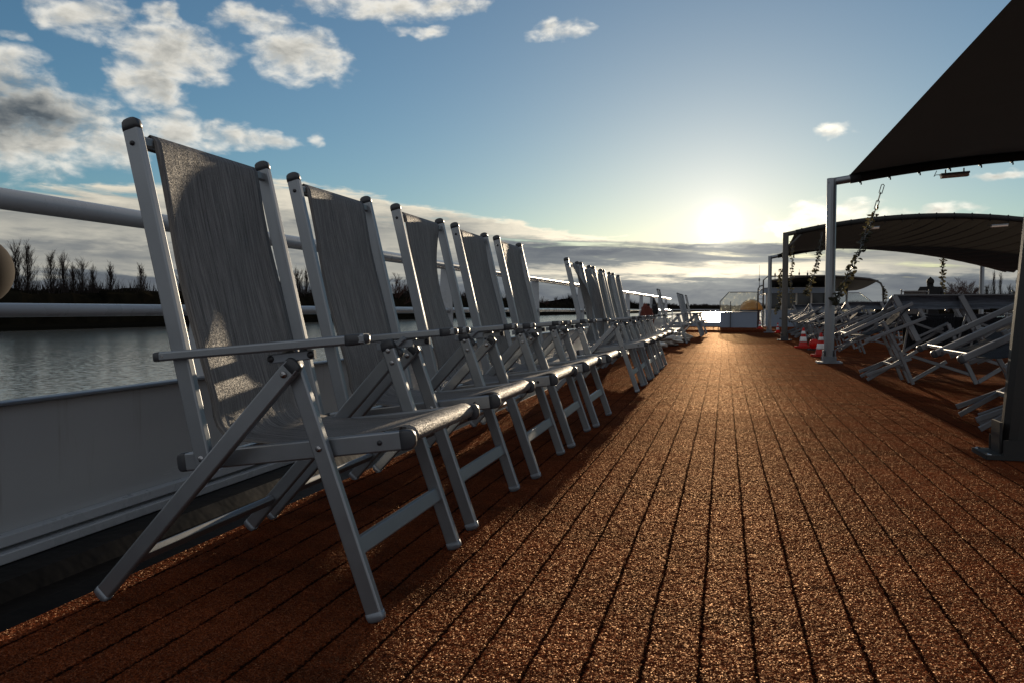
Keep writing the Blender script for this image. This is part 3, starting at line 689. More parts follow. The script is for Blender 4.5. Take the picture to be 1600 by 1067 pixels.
    mb = MB(); q = V((0, 0, .012))+d*.152; mb.beam(q+V((0, -HL+.0106, 0)), q+V((0, HL-.0106, 0)), d, .018, .040, .004); mb.build('front_stretcher', A, root)
    d = V((.494, 0, .54)).normalized()
    mb = MB(); q = V((-.672, 0, .012))+d*.115; mb.beam(q+V((0, -HL-.020, 0)), q+V((0, HL+.020, 0)), d, .018, .036, .004); mb.build('rear_stretcher', A, root)
    sling_mesh(root, variant, sm)
    return root
protoc = {}
def place_chair(variant, fx, fy, yaw_deg, label, group='deck chairs in the row along the left railing'):
    """fx, fy: where the chair's near front foot stands"""
    if variant not in protoc: o = protoc[variant] = chair(variant)
    else: o = copy_tree(protoc[variant])
    a = R(yaw_deg); off = V((-math.sin(a)*.26, math.cos(a)*.26, 0))
    o.location = (fx+off.x, fy+off.y, 0); o.rotation_euler = (0, 0, a)
    tag(o, label, 'deck chair', group); return o
CH = [(0, -.715, 1.490, 1.0, 'nearest and largest grey sling deck chair at the left'),
      (0, -.7357, 2.204, .8, 'second deck chair from the camera, flat grey sling'),
      (1, -.716, 2.951, 1.0, 'third deck chair, its sling pulled in along one edge'),
      (0, -.712, 3.661, 1.4, 'fourth deck chair from the camera in the near row'),
      (0, -.700, 4.345, .6, 'fifth deck chair, last of the near row before the gap'),
      (2, -.681, 6.311, 1.0, 'first chair after the gap, its sling curled open by wind'),
      (3, -.675, 6.93, 1.5, 'second chair after the gap with billowing sling top'),
      (0, -.675, 7.62, .8, 'third chair after the gap in the tight middle group'),
      (0, -.68, 8.30, 1.2, 'fourth chair after the gap in the tight middle group'),
      (0, -.685, 9.06, .5, 'last chair of the tight middle group, beside the bright railing'),
      (10, -.737, 15.99, .5, 'single deck chair standing apart between the middle and far groups'),
      (10, -.56, 19.80, 1.0, 'nearest chair of the far group at the end of the deck'),
      (10, -.56, 20.45, 1.0, 'second chair of the far group at the end of the deck'),
      (10, -.55, 21.10, .0, 'third chair of the far group at the end of the deck'),
      (10, -.55, 21.85, 1.0, 'fourth chair of the far group at the end of the deck'),
      (10, -.50, 22.70, .0, 'farthest deck chair of the left row near the windscreen')]
for c_ in CH: place_chair(*c_)

# ------------------------------------------------------------------ canopies
def arch_z(x_, z0, k, xc=4.1): return z0-k*(x_-xc)**2
def frame(name, Y, z0, k, label, m, lean=0.0, left_only=False, loc_x=1.29, r=.06, brace=True):
    root = thing('steel_arch', label, 'steel arch', (loc_x, Y, 0))
    zl = arch_z(loc_x, z0, k); xr = 8.2-loc_x
    bb = MB(); bb.beam((0, 0, .02), (lean, 0, zl+.05), (0, 1, 0), r*2, r*2, r*.75); bb.build('post', m, root, smooth=False)
    bb = MB(); bb.beam((xr-loc_x, 0, .02), (xr-loc_x, 0, zl+.05), (0, 1, 0), r*2, r*2, r*.75); bb.build('post', m, root)
    bb = MB(); pts = [(x_-loc_x, 0, arch_z(x_, z0, k)) for x_ in [loc_x+(xr-loc_x)*i/16 for i in range(17)]]
    pts[0] = (lean-r+.01, 0, pts[0][2])
    bb.tube(pts, .05, 10); bb.build('arch_beam', m, root, smooth=True)
    for xx in (0, xr-loc_x):
        bb = MB(); bb.box((xx, 0, .012), .30, .22, .02, .004); bb.box((xx-r-.012, 0, .09), .012, .12, .15, .003); bb.box((xx+r+.012, 0, .09), .012, .12, .15, .003)
        bb.box((xx, .095, .05), .16, .012, .08, .003); bb.box((xx, -.095, .05), .16, .012, .08, .003)
        bb.build('base_plate', M['rubber'] if m is M['polek'] else M['cap'] if m is M['poled'] else M['alu_dark'], root)
        for sx in (-1, 1):
            for sy in (-1, 1): bb = MB(); bb.bolt((xx+sx*.13, sy*.085, .022), (0, 0, 1), .012); bb.build('base_bolt', M['bolt'], root)
    if brace:
        bb = MB(); bb.tube([(.03, 0, zl-.32), (.34, 0, arch_z(loc_x+.34, z0, k)-.03)], .022, 8); bb.build('brace', m, root, smooth=True)
    return root
frame('canopy_frame', 3.98, 2.52, .030, 'nearest canopy frame, thick dark leaning pole at the right edge', M['polek'], lean=.17, r=.066, brace=False)
frame('canopy_frame', 10.52, 2.52, .030, 'second canopy frame, bluish steel pole with bolted base', M['pole'], r=.058, brace=False)
frame('canopy_frame', 18.12, 2.66, .041, 'third canopy frame, brownish pole with corner brace', M['poled'], r=.062)
frame('canopy_frame', 24.2, 2.55, .041, 'fourth canopy frame, steel pole at the end of the deck', M['pole'], r=.055, brace=False)
def canopy(Y0, Y1, A0, A1, label, sag, tilt, ruffle, x0=1.50, x1=6.75):
    root = thing('canopy', label, 'canopy', (x0, Y0, 2.3), 0, 'black fabric canopies over the right hand seating')
    mb = MB(); nx, ny = 260, 110; rows = []
    for i in range(nx+1):
        x_ = x0+(x1-x0)*i/nx; row = []
        for j in range(ny+1):
            t = j/ny; za = arch_z(x_, *A0)*(1-t)+arch_z(x_, *A1)*t+.055
            u = i/nx
            sg = math.sin(math.pi*t)**.8*(sag+tilt*u)
            side = 0
            xx = x_+side*(1-u)*(1 if u < .5 else 0)*(1-2*u)
            rf = ruffle*math.sin((x_*1.0+t*(Y1-Y0)*.5)*2*math.pi/.30)*math.exp(-t/.55)*(min(1, t*12))*min(1, max(0, (u-.25)*4))
            row.append((xx-x0, Y0+(Y1-Y0)*t-Y0, za-sg-2.3+rf))
        rows.append(row)
    mb.grid(rows); mb.build('fabric', M['canopy'], root, smooth=True)
    # hem sleeves with lacing along both arches
    for Yh, A_ in ((Y0, A0), (Y1, A1)):
        mb = MB(); mb.tube([(x_-x0, Yh-Y0, arch_z(x_, *A_)-2.3) for x_ in [x0+(x1-x0)*i/24 for i in range(25)]], .060, 10); mb.build('hem', M['canopy'], root, smooth=True)
        mb = MB()
        for i in range(16):
            x_ = x0+.12+(x1-x0-.24)*i/15; zc = arch_z(x_, *A_)-2.3
            mb = MB(); mb.tube([(x_-x0, Yh-Y0+.066*math.cos(a), zc+.066*math.sin(a)) for a in [2*math.pi*k/10 for k in range(11)]], .009, 6)
            mb.tube([(x_-x0+.01, Yh-Y0, zc-.06), (x_-x0+.015, Yh-Y0, zc-.095)], .008, 6); mb.build('lacing', M['rubber'], root)
    return root
canopy(3.98, 10.52, (2.52, .030), (2.52, .030), 'nearest black fabric canopy filling the top right corner', .0, .45, .0)
canopy(18.12, 24.2, (2.66, .041), (2.55, .041), 'arched black fabric canopy with ruffled front edge behind the second pole', .14, .62, .08)
# far small canopy with rounded corner frame
root = thing('far_canopy', 'small far canopy on a rounded pipe frame near the wheelhouse', 'canopy', (3.6, 30, 0))
mb = MB()
for i in range(41):
    pass
rows = []
for i in range(41):
    u = i/40; x_ = -1.95+3.65*u; row = []
    za = 1.66+.235*math.sin(math.pi*min(1, max(0, .12+u*.78)))
    for j in range(13):
        t = j/12; row.append((x_, t*5, za-.42*math.sin(math.pi*t*.5)*(.55+.6*math.sin(math.pi*u))))
    rows.append(row)
mb.grid(rows); mb.build('fabric', M['canopy'], root, smooth=True, solid=.01)
mb = MB(); mb.tube([(-1.95, 0, 1.76)]+[(-1.95+3.65*u, 0, 1.67+.235*math.sin(math.pi*(.12+u*.78))) for u in [k/12 for k in range(1, 12)]]+[(1.60, 0, 1.72), (1.76, 0, 1.63), (1.84, 0, 1.45), (1.86, 0, .9), (1.87, 0, .06)], .035, 8); mb.build('pipe_frame', M['poled'], root, smooth=True)
mb = MB(); mb.tube([(1.07, 3, .05), (1.07, 3, 1.5)], .045, 8); mb.build('post', M['pole'], root, smooth=True)

# strip lamps under the arches
def lamp(x_, Y, z_, label, l=.31, tilt=.05):
    r_ = thing('strip_lamp', label, 'lamp', (x_, Y, z_), 0, 'strip lamps hung under the canopy arches')
    mb = MB(); mb.beam((-l/2, 0, 0), (l/2, 0, tilt*l), UP, .09, .022, .004); mb.build('housing', M['alu_dark'], r_)
    mb = MB(); mb.beam((-l/2+.008, -.003, -.028), (l/2-.008, -.003, -.028+tilt*l), UP, .085, .034, .008); mb.build('diffuser', M['lens'], r_)
    mb = MB(); mb.beam((-l*.32, 0, .012), (-l*.32, 0, .06), (0, 1, 0), .014, .014, .002); mb.beam((l*.32, 0, .02), (l*.32, 0, .07), (0, 1, 0), .014, .014, .002)
    mb.tube([(-l/2, 0, 0), (-l/2-.05, 0, .0), (-l/2-.07, 0, -.02), (-l/2-.04, 0, .05)], .004, 6); mb.build('bracket', M['rubber'], r_)
lamp(2.66, 10.44, 2.31, 'strip lamp hanging under the nearest canopy beam, warm diffuser')
lamp(3.02, 18.05, 2.44, 'left small strip lamp under the ruffled canopy, behind the garland')
lamp(5.45, 18.05, 2.42, 'right small strip lamp under the ruffled canopy near the dark pole')

# garlands ---------------------------------------------------------------
def garland(pts, label, seed, leaf=.035, ntop=.0, chain_top=True, dens=38, fat=.05):
    rr = random.Random(seed); P0 = V(pts[0]); root = thing('leaf_garland', label, 'garland', pts[0], 0, 'leafy chain garlands hanging from the canopy frames')
    L = [V(p)-P0 for p in pts]
    def at(t):
        s_ = t*(len(L)-1); i = min(int(s_), len(L)-2); return L[i].lerp(L[i+1], s_-i)
    tot = sum((L[i+1]-L[i]).length for i in range(len(L)-1))
    mb = MB(); n = int(tot/.07)
    for k in range(n):
        a = at(k/n); b_ = at((k+1)/n); d = b_-a; o_ = V((0, 1, 0)) if k % 2 else V((1, 0, .2)); o_ = (o_-d.normalized()*o_.dot(d.normalized())).normalized()*.017
        q = [a-d*.12, a+o_, b_+d*.0+o_, b_+d*.12, b_-o_, a-o_, a-d*.12]
        mb.tube(q, .0055, 5)
    mb.build('chain', M['chain'], root)
    mb = MB()
    for k in range(dens):
        t = ntop+(1-ntop)*(k+rr.random())/dens; c_ = at(t); ff = fat*(1+1.2*max(0, t-.85)*6)
        for q in range(3):
            st_ = c_+V((rr.uniform(-ff, ff)*.4, rr.uniform(-ff, ff)*.4, rr.uniform(-ff, ff)*.4))
            d = V((rr.uniform(-1, 1), rr.uniform(-1, 1), rr.uniform(-.7, .6))).normalized(); l = leaf*rr.uniform(.9, 1.7)
            sd_ = d.cross(V((rr.uniform(-1, 1), rr.uniform(-1, 1), rr.uniform(-1, 1)))).normalized()*l*.36; nn = d.cross(sd_).normalized()*l*.16
            mid = st_+d*l*.5
            mb.add([st_, mid-sd_*.8+nn, st_+d*l*.85-sd_*.5+nn, st_+d*l*1.1, st_+d*l*.85+sd_*.5+nn, mid+sd_*.8+nn, mid], [(0, 1, 6), (1, 2, 3, 6), (3, 4, 5, 6), (5, 0, 6)])
    mb.build('leaves', M['leaf'], root)
garland([(1.865, 10.42, 2.21), (1.77, 10.42, 1.856), (1.672, 10.4, 1.583), (1.588, 10.4, 1.347), (1.482, 10.38, 1.11), (1.389, 10.36, .887), (1.345, 10.35, .74)], 'big leafy garland slanting from the canopy beam to the bluish pole', 1, .055, .14, dens=46)
garland([(2.03, 18.05, 2.36), (1.999, 18.0, 2.064), (1.951, 18.0, 1.787), (1.877, 18.0, 1.44), (1.75, 18.0, 1.10), (1.70, 18.0, 1.0)], 'leafy garland hanging beside the brownish pole', 2, .06, .1, dens=44)
garland([(5.867, 24.0, 2.2), (5.87, 24.0, 1.7), (5.89, 24.0, 1.15)], 'small garland hanging right of the seated person', 3, .07, dens=34)
garland([(1.46, 18.3, 2.2), (1.44, 18.3, 1.7), (1.43, 18.3, 1.2), (1.46, 18.3, .8)], 'thin garland hugging the back of the brownish pole', 4, .045, dens=26)
garland([(5.42, 29.9, 1.5), (5.50, 29.9, 1.2), (5.56, 29.9, .75)], 'small garland on the rounded pipe of the far canopy', 5, .07, dens=24)
garland([(1.62, 24.3, 1.9), (1.58, 24.3, 1.5), (1.60, 24.3, 1.0), (1.5, 24.3, .6)], 'pale garland behind the pole at the end of the deck', 6, .07, dens=34)

# ------------------------------------------------------------------ folded chairs piled on the right
def tipped(label, x_, y_, rz=0., sc=1.0):
    """a folded deck chair tipped over so its post ends point down to the walkway"""
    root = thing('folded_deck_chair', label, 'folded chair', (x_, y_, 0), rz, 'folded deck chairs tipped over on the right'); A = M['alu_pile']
    for s in (-1, 1):
        y2 = s*.235
        p0 = V((.02, y2, .43)); p1 = V((.60, y2, .73)); d = (p1-p0).normalized()
        mb = MB(); mb.beam(p0, p1, (0, 1, 0), .034, .020, .004); o = mb.build('backrest_post', A, root)
        mb = MB(); mb.dome(p0, -d, .040, .022, (0, 1, 0), .016); mb.build('cap', M['cap'], o, smooth=True)
        mb = MB(); mb.beam((.20, y2*1.12, .385), (.70, y2*1.12, .60), (0, 1, 0), .030, .020, .004); mb.build('armrest', A, root)
        mb = MB(); mb.beam((.23, y2*.92, .075), (.60, y2*.92, .235), (0, 1, 0), .030, .018, .004); mb.build('seat_rail', A, root)
        mb = MB(); mb.beam((.24, y2*.8, .03), (.95, y2*.8, .50), (0, 1, 0), .030, .018, .004); mb.build('rear_leg', A, root)
        mb = MB(); mb.beam((.36, y2*1.02, .56), (.50, y2*1.02, .30), (0, 1, 0), .030, .018, .004); o = mb.build('leg_link', M['alu_pile'], root); mb = MB(); mb.beam((.495, y2*1.02, .31), (.615, y2*1.02, .004), (0, 1, 0), .030, .018, .004); mb.build('front_leg', M['alu_pile'], root)
    mb = MB(); mb.beam((.06, -.235, .452), (.06, .235, .452), UP, .018, .02, .003); mb.build('top_bar', A, root)
    mb = MB(); mb.beam((.56, -.235, .14), (.56, .235, .14), UP, .018, .036, .003); mb.build('stretcher', A, root); mb = MB(); mb.beam((.45, -.2, .17), (.45, .2, .17), UP, .018, .03, .003); mb.build('stretcher', A, root)
    rows = []; uv = []
    for i in range(13):
        t = i/12; rows.append([(.07+.52*t, -.2+.4*j/6, .440+.265*t-.10*math.sin(math.pi*t)) for j in range(7)]); uv += [(.4*j/6, t*.8) for j in range(7)]
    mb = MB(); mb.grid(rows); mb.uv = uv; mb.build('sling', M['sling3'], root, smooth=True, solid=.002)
    return root
def leaned(label, x_, y_, rz=0.):
    """a folded chair leaning against its neighbours, sling side to the walkway"""
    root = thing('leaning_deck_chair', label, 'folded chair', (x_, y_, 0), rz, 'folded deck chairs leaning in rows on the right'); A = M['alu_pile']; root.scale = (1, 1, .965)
    W = .55
    # posts crossing down to the right, as seen from the walkway
    for k, (xo, yo) in enumerate(((0, -.02), (0.03, .24))):
        mb = MB(); p0 = V((xo+.0, yo, .83)); p1 = V((xo+.195, yo-.06, .405)); mb.beam(p1, p0, (1, 0, .3), .022, .05, .004); o = mb.build('backrest_post', A, root)
    mb = MB(); mb.beam((.01, .10, .825), (-.065, .14, .68), (0, 1, 0), .03, .02, .003); mb.build('post_end', A, root)
    mb = MB(); mb.beam((.05, -.03, .66), (-.02, -.01, .37), (0, 1, 0), .018, .014, .003); mb.build('adjuster_rod', A, root); mb = MB(); mb.beam((.115, -.03, .52), (.07, -.02, .21), (0, 1, 0), .018, .014, .003); mb.build('adjuster_rod', A, root)
    mb = MB(); mb.beam((-.08, .04, .56), (.01, .02, .33), (0, 1, 0), .036, .021, .004); mb.build('leg_link', A, root); mb = MB(); mb.beam((.005, .02, .345), (.15, 0, .006), (0, 1, 0), .038, .022, .004); mb.build('front_leg', A, root)
    mb = MB(); mb.beam((.10, .25, .285), (.72, .22, .07), (0, 1, 0), .032, .020, .004); mb.build('rear_leg', A, root)
    mb = MB(); mb.beam((.17, .02, .02), (.52, .30, .19), (0, 1, 0), .034, .020, .004); mb.build('rear_leg', A, root)
    mb = MB(); mb.beam((.16, .12, .585), (.50, .15, .455), (0, 1, 0), .024, .018, .003); mb.build('armrest', A, root); mb = MB(); mb.beam((.20, .10, .42), (.49, .13, .57), (0, 1, 0), .024, .018, .003); mb.build('armrest', A, root)
    # head end of the sling folded over the top bar, and the lower sling hanging behind
    rows = []; uv = []
    for i in range(9):
        t = i/8
        rows.append([(.0+W*j/8+.02*t, .01+.10*math.sin(t*2.6)-.03*t, .834-.125*t+.005*math.sin(j*1.1+x_*3)*(1-t)) for j in range(9)]); uv += [(t*.13, W*j/8) for j in range(9)]
    mb = MB(); mb.grid(rows); mb.uv = uv; mb.build('sling', M['sling2'], root, smooth=True, solid=.004)
    rows = []; uv = []
    for i in range(9):
        t = i/8; rows.append([(.15+W*j/8, .30+.05*math.sin(t*3), .625-.31*t) for j in range(9)]); uv += [(W*j/8, t*.3) for j in range(9)]
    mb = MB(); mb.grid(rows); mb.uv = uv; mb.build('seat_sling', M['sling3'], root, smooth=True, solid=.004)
    mb = MB(); mb.beam((-.005, -.005, .838), (W-.006, -.005, .838), UP, .016, .014, .003); mb.build('top_bar', A, root)
    return root
# walkway side, nearest pile behind the dark pole
T0 = tipped('tipped chair with the thick posts left of the nearest dark pole', 1.16, 5.08)
def tcopy(label, x_, y_, rz=0.):
    o = copy_tree(T0); o.location = (x_, y_, 0); o.rotation_euler = (0, 0, rz); o['label'] = label; return o
tcopy('tipped chair with its post end lowest, half hidden by the nearest dark pole', 1.10, 4.46, .02)
tcopy('tipped chair whose twin posts point at the bluish pole', 1.04, 7.90, -.01)
tcopy('tipped chair behind the red cones, left of the bluish pole', 1.42, 15.0, .0)
tcopy('tipped chair with bright twin posts between the two middle poles', 1.30, 16.9, .02)
tcopy('tipped chair just right of the brownish pole', 1.36, 19.2, .0)
tcopy('tipped chair between brownish pole and the last pole', 1.42, 21.0, -.02)
tcopy('farthest tipped chair behind the last steel pole', 1.5, 22.9, .0)
tcopy('tipped chair low behind the first cone', 1.50, 13.2, -.03)
L0 = leaned('leaning folded chair at the left end of the near row', 1.514, 7.827)
def lcopy(label, x_, y_, rz=0.):
    o = copy_tree(L0); o.location = (x_, y_, 0); o.rotation_euler = (0, 0, rz); o['label'] = label; return o
lcopy('second leaning folded chair of the near row, behind the thick posts', 2.061, 7.827, .01)
lcopy('third leaning folded chair of the near row, beside the dark pole', 2.61, 7.83, -.01)
lcopy('leaning folded chair of the near row hidden beyond the dark pole', 3.16, 7.85)
lcopy('leaning folded chair right of the bluish pole, left end of the second row', 2.03, 14.4)
lcopy('leaning folded chair in the middle of the second row', 2.58, 14.4, .01)
lcopy('leaning folded chair at the right end of the second row', 3.13, 14.42, -.01)
lcopy('leaning folded chair in the second row, farthest right', 3.68, 14.4)
lcopy('leaning folded chair left of the bluish pole, third row', 1.75, 17.6, .02)
lcopy('leaning folded chair in the third row behind the brownish pole', 2.3, 17.6)
lcopy('leaning folded chair in the third row, right of the garland', 2.85, 17.62)
lcopy('leaning folded chair in the far row at the left', 1.75, 21.6)
lcopy('leaning folded chair in the far row, second from the left', 2.3, 21.6)
lcopy('leaning folded chair in the far row, third from the left', 2.85, 21.6)
lcopy('leaning folded chair in the far row, behind the second row', 3.4, 21.6)

# deck chairs standing in rows under the canopy further right
k = 0
for xx, yy, nm in ((4.55, 13.2, 'standing deck chair under the canopy, nearest of three'), (5.1, 15.6, 'standing deck chair under the canopy, middle of three'), (5.6, 19.4, 'standing deck chair under the canopy, farthest of three')):
    o = place_chair(10, xx, yy, 150+k*20, nm, 'deck chairs standing under the canopies'); k += 1

# traffic cones
def cone(label, x_, y_, rz=0., h=.42):
    root = thing('traffic_cone', label, 'cone', (x_, y_, .002), rz, 'red and white traffic cones beside the poles')
    mb = MB(); mb.box((0, 0, .02), .28, .28, .04, .012); mb.build('base', M['conered'], root)
    def cr(z_): return .105-.085*z_/.42
    def seg(a, b_, off): return [(cr(a)+off, a)]+[(cr(a+(b_-a)*k/4)+off, a+(b_-a)*k/4) for k in range(1, 4)]+[(cr(b_)+off, b_)]
    mb = MB(); mb.lathe([(.115, .038)]+seg(.05, .40, 0)+[(.018, .42), (.008, .424)], 28); mb.build('body', M['conered'], root, smooth=True)
    mb = MB(); mb.lathe(seg(.13, .23, .0025), 28); mb.build('reflective_band', M['reflect'], root, smooth=True)
    mb = MB(); mb.lathe(seg(.29, .35, .0025), 28); mb.build('reflective_band', M['reflect'], root, smooth=True)
    return root
c0 = cone('traffic cone partly hidden behind the bluish pole', 1.36, 12.0, .2)
c0.scale = (.82, .82, .80)
for lb, x_, y_, a in (('traffic cone standing between the bluish and brownish poles', 1.36, 14.6, .5), ('small far traffic cone at the foot of the last pole', 1.52, 24.0, .1), ('traffic cone farthest away, left of the last pole', 1.12, 26.4, .3)):
    o = copy_tree(c0); o.location = (x_, y_, .002 if y_ < 24.55 else .057); o.rotation_euler = (0, 0, a); o['label'] = lb; o.scale = (.8, .8, .85) if y_ < 20 else (.6, .6, .7)
# red crate next to the cone
def redbox(lb, x_, y_):
    r_ = thing('red_block_lamp', lb, 'barrier light', (x_, y_, 0), .2, 'red barrier lights beside the cones')
    mb = MB(); mb.box((0, 0, .012), .20, .12, .024, .006); mb.build('base', M['rubber'], r_)
    mb = MB(); mb.tube([(0, -.03, .10), (0, .03, .10)], .085, 20); mb.build('lens', M['conered'], r_, smooth=True)
redbox('round red barrier light beside the cone near the brownish pole', 1.47, 13.9)
redbox('round red barrier light behind the last steel pole', 1.72, 24.2)

# ------------------------------------------------------------------ far end of the deck
Y = 28.5
wsn = thing('windscreen', 'glazed windscreen with clipped corner above a blue grey panel at the deck end', 'windscreen', (.48, Y, .055))
def lx(x_): return x_-.48
mb = MB(); mb.box((lx(.475), 0, .275), 1.27, .04, .55, .004); mb.build('panel', M['bluewhite'], wsn)
mb = MB(); mb.beam((lx(-.17), -.01, .562), (lx(1.12), -.01, .562), UP, .07, .022, .003); mb.build('ledge', M['cream'], wsn)
mb = MB(); mb.add([(lx(-.14), 0, .574), (lx(1.10), 0, .574), (lx(1.10), 0, 1.24), (lx(.14), 0, 1.24), (lx(-.14), 0, .92)], [(0, 1, 2, 3, 4)]); mb.build('glass_pane', M['glass'], wsn, solid=.008)
mb = MB(); mb.tube([(lx(-.16), 0, .57), (lx(-.16), 0, .92), (lx(.14), 0, 1.25), (lx(1.11), 0, 1.25), (lx(1.11), 0, .57)], .016, 8); mb.build('frame', M['poled'], wsn, smooth=True)
mb = MB(); mb.beam((lx(.20), -.06, 0), (lx(.20), -.06, .92), (0, 1, 0), .028, .028, .004); mb.build('post', M['cap'], wsn)
am = thing('amber_cover', 'amber domed cover seen through the windscreen glass', 'cover', (.93, 29.3, .057))
mb = MB(); mb.lathe([(.40*math.cos(t), .62+.36*math.sin(t)) for t in [math.pi/2*k/8 for k in range(8)]]+[(.01, .98)], 20); mb.build('dome', M['amber'], am, smooth=True)
mb = MB(); mb.lathe([(.30, 0), (.30, .6), (.40, .62)], 20); mb.build('drum', M['alu_dark'], am, smooth=True)
mb = MB(); mb.tube([(.41*math.cos(t), -.30, .62+.37*math.sin(t)) for t in [math.pi*k/12 for k in range(13)]], .012, 6); mb.build('hoop', M['poled'], am)
# right hand windscreen
w2 = thing('windscreen', 'low glazed windscreen right of the wheelhouse with sloping end', 'windscreen', (4.4, 30, .055))
mb = MB(); mb.box((.05, 0, .275), 1.5, .04, .55, .004); mb.build('panel', M['bluewhite'], w2)
mb = MB(); mb.tube([(-.7, 0, .57), (-.7, 0, 1.24), (.27, 0, 1.24), (.70, 0, .9), (.82, 0, .57)], .016, 8); mb.build('frame', M['pole'], w2, smooth=True)
mb = MB(); mb.add([(-.69, 0, .56), (.80, 0, .56), (.69, 0, .89), (.26, 0, 1.23), (-.69, 0, 1.23)], [(0, 1, 2, 3, 4)]); mb.build('glass_pane', M['glass'], w2, solid=.008)
# gate posts with rungs
gt = thing('gate_ladder', 'tall pipe gate posts with rungs beside the windscreen', 'gate', (1.28, 29.9, .055))
mb = MB(); mb.tube([(-.09, 0, 0), (-.09, 0, 1.40), (-.03, 0, 1.50), (.09, 0, 1.53)], .026, 8); mb.build('pipe', M['poled'], gt, smooth=True)
mb = MB(); mb.tube([(.09, 0, 0), (.09, 0, 1.72), (.25, 0, 1.86), (2.3, 0, 1.86)], .026, 8); mb.build('pipe', M['poled'], gt, smooth=True)
for k in range(8):
    mb = MB(); mb.tube([(-.09, 0, .2+.165*k), (.09, 0, .2+.165*k)], .013, 6); mb.build('rung', M['pole'], gt, smooth=True)
# small front railing at the left end of the deck
fr = thing('front_railing', 'white rail closing the deck end left of the windscreen', 'railing', (-1.0, 30.2, 0))
mb = MB(); mb.tube([(-1, 0, .68), (.84, 0, .68)], .022, 8); mb.build('rail', M['white'], fr, smooth=True)
for xx in (-.95, -.35, .62, .78):
    mb = MB(); mb.tube([(xx, 0, .05), (xx, 0, .68)], .02, 8); mb.build('post', M['white'], fr, smooth=True)
mb = MB(); mb.box((-.08, 0, .11), 1.84, .04, .22, .004); mb.build('kick_panel', M['bluewhite'], fr)
# wheelhouse
wh = thing('wheelhouse', 'low pale blue wheelhouse with dark windows at the end of the deck', 'wheelhouse', (2.62, 31, 0))
def l2(x_): return x_-2.62
mb = MB(); mb.box((0, 2, 1.41), 2.35, 4.2, .19, .02); mb.build('roof', M['bluewhite'], wh)
mb = MB(); mb.box((0, 2, 1.516), 2.39, 4.24, .02, .004); mb.build('roof_edge', M['white'], wh)
mb = MB(); mb.box((0, 2, .36), 2.2, 3.9, .72, .01); mb.build('wall', M['bluewhite'], wh)
for k in range(5):
    mb = MB(); mb.box((-1.07+.535*k, .06, 1.02), .06, .06, .6, .004); mb.build('window_post', M['cream'], wh)
for k in range(4):
    mb = MB(); mb.box((-.80+.535*k, .08, 1.02), .47, .012, .595, .002); mb.build('window', M['darkglass'], wh)
for sx in (-1, 1):
    mb = MB(); mb.box((sx*1.08, 2, 1.02), .012, 3.7, .595, .002); mb.build('window', M['darkglass'], wh)
mb = MB(); mb.box((.0, .045, .70), 2.2, .03, .04, .004); mb.build('sill', M['cream'], wh)
for k, (x_, h_, lb) in enumerate([(1.29, .85, 'tallest thin whip antenna at the left of the wheelhouse'), (1.87, .22, 'short stub antenna left above the canopy bar'), (2.75, .30, 'thin rod antenna above the far canopy'), (3.05, .25, 'small antenna with a bulb right of the rod antenna')]):
    an = thing('antenna', lb, 'antenna', (x_, 31.5, 1.52), 0, 'antennas on the wheelhouse')
    zb = 0.05 if k == 0 else .42
    mb = MB(); mb.tube([(0, 0, 0), (0, 0, zb), (0, 0, zb+h_)], [.012, .012, .004], 6); mb.build('rod', M['cap'], an)
    mb = MB(); mb.lathe([(.012, zb+h_*.25), (.03, zb+h_*.3), (.03, zb+h_*.3+.07), (.01, zb+h_*.3+.09)], 10); mb.build('housing', M['cap'], an)

# dark red draped coat/cover, tarpaulin and bits between the middle and far chairs
def lumpy(name, label, cat, c_, size, m, seed, amp=.18, n=26, fold=0.0):
    bm = bmesh.new(); bmesh.ops.create_uvsphere(bm, u_segments=n*2, v_segments=n, radius=1)
    from mathutils import noise as mn
    for v in bm.verts:
        p = v.co.copy(); d = mn.noise(p*1.6+V((seed*7, 0, 0)))*amp*1.5+mn.noise(p*4.2+V((0, seed*5, 0)))*amp*.7+abs(mn.noise(V((p.x*5, p.y*5, p.z*1.3))+V((seed, 1, 2))))*fold
        v.co = V((p.x*size[0], p.y*size[1], p.z*size[2]))*(1+d)
        if v.co.z < -size[2]*.98: v.co.z = -size[2]*.98
    me = bpy.data.meshes.new(name); bm.to_mesh(me); bm.free(); me.materials.append(m); me.shade_smooth()
    o = bpy.data.objects.new(name, me); C.objects.link(o); o.location = c_; tag(o, label, cat); return o
lumpy('draped_blanket', 'dark red brown blanket bundle propped up behind the middle chairs', 'blanket', (-1.42, 14.6, .36), (.13, .20, .36), M['coat'], 3, .22, fold=.35)
for k in range(4):
    lumpy('folded_tarpaulin', ['pale crumpled tarpaulin lying under the single deck chair', 'pale tarpaulin fold nearest the camera behind the middle chairs', 'pale tarpaulin lying farthest back under the single chair', 'small pale tarpaulin roll left of the single chair'][k], 'tarpaulin', ((-1.15, 14.9, .10), (-1.30, 13.4, .07), (-1.0, 16.6, .10), (-1.35, 16.0, .12))[k], ((.34, .5, .10), (.30, .42, .07), (.30, .45, .10), (.2, .4, .12))[k], M['tarp'], 10+k, .25, fold=.5)

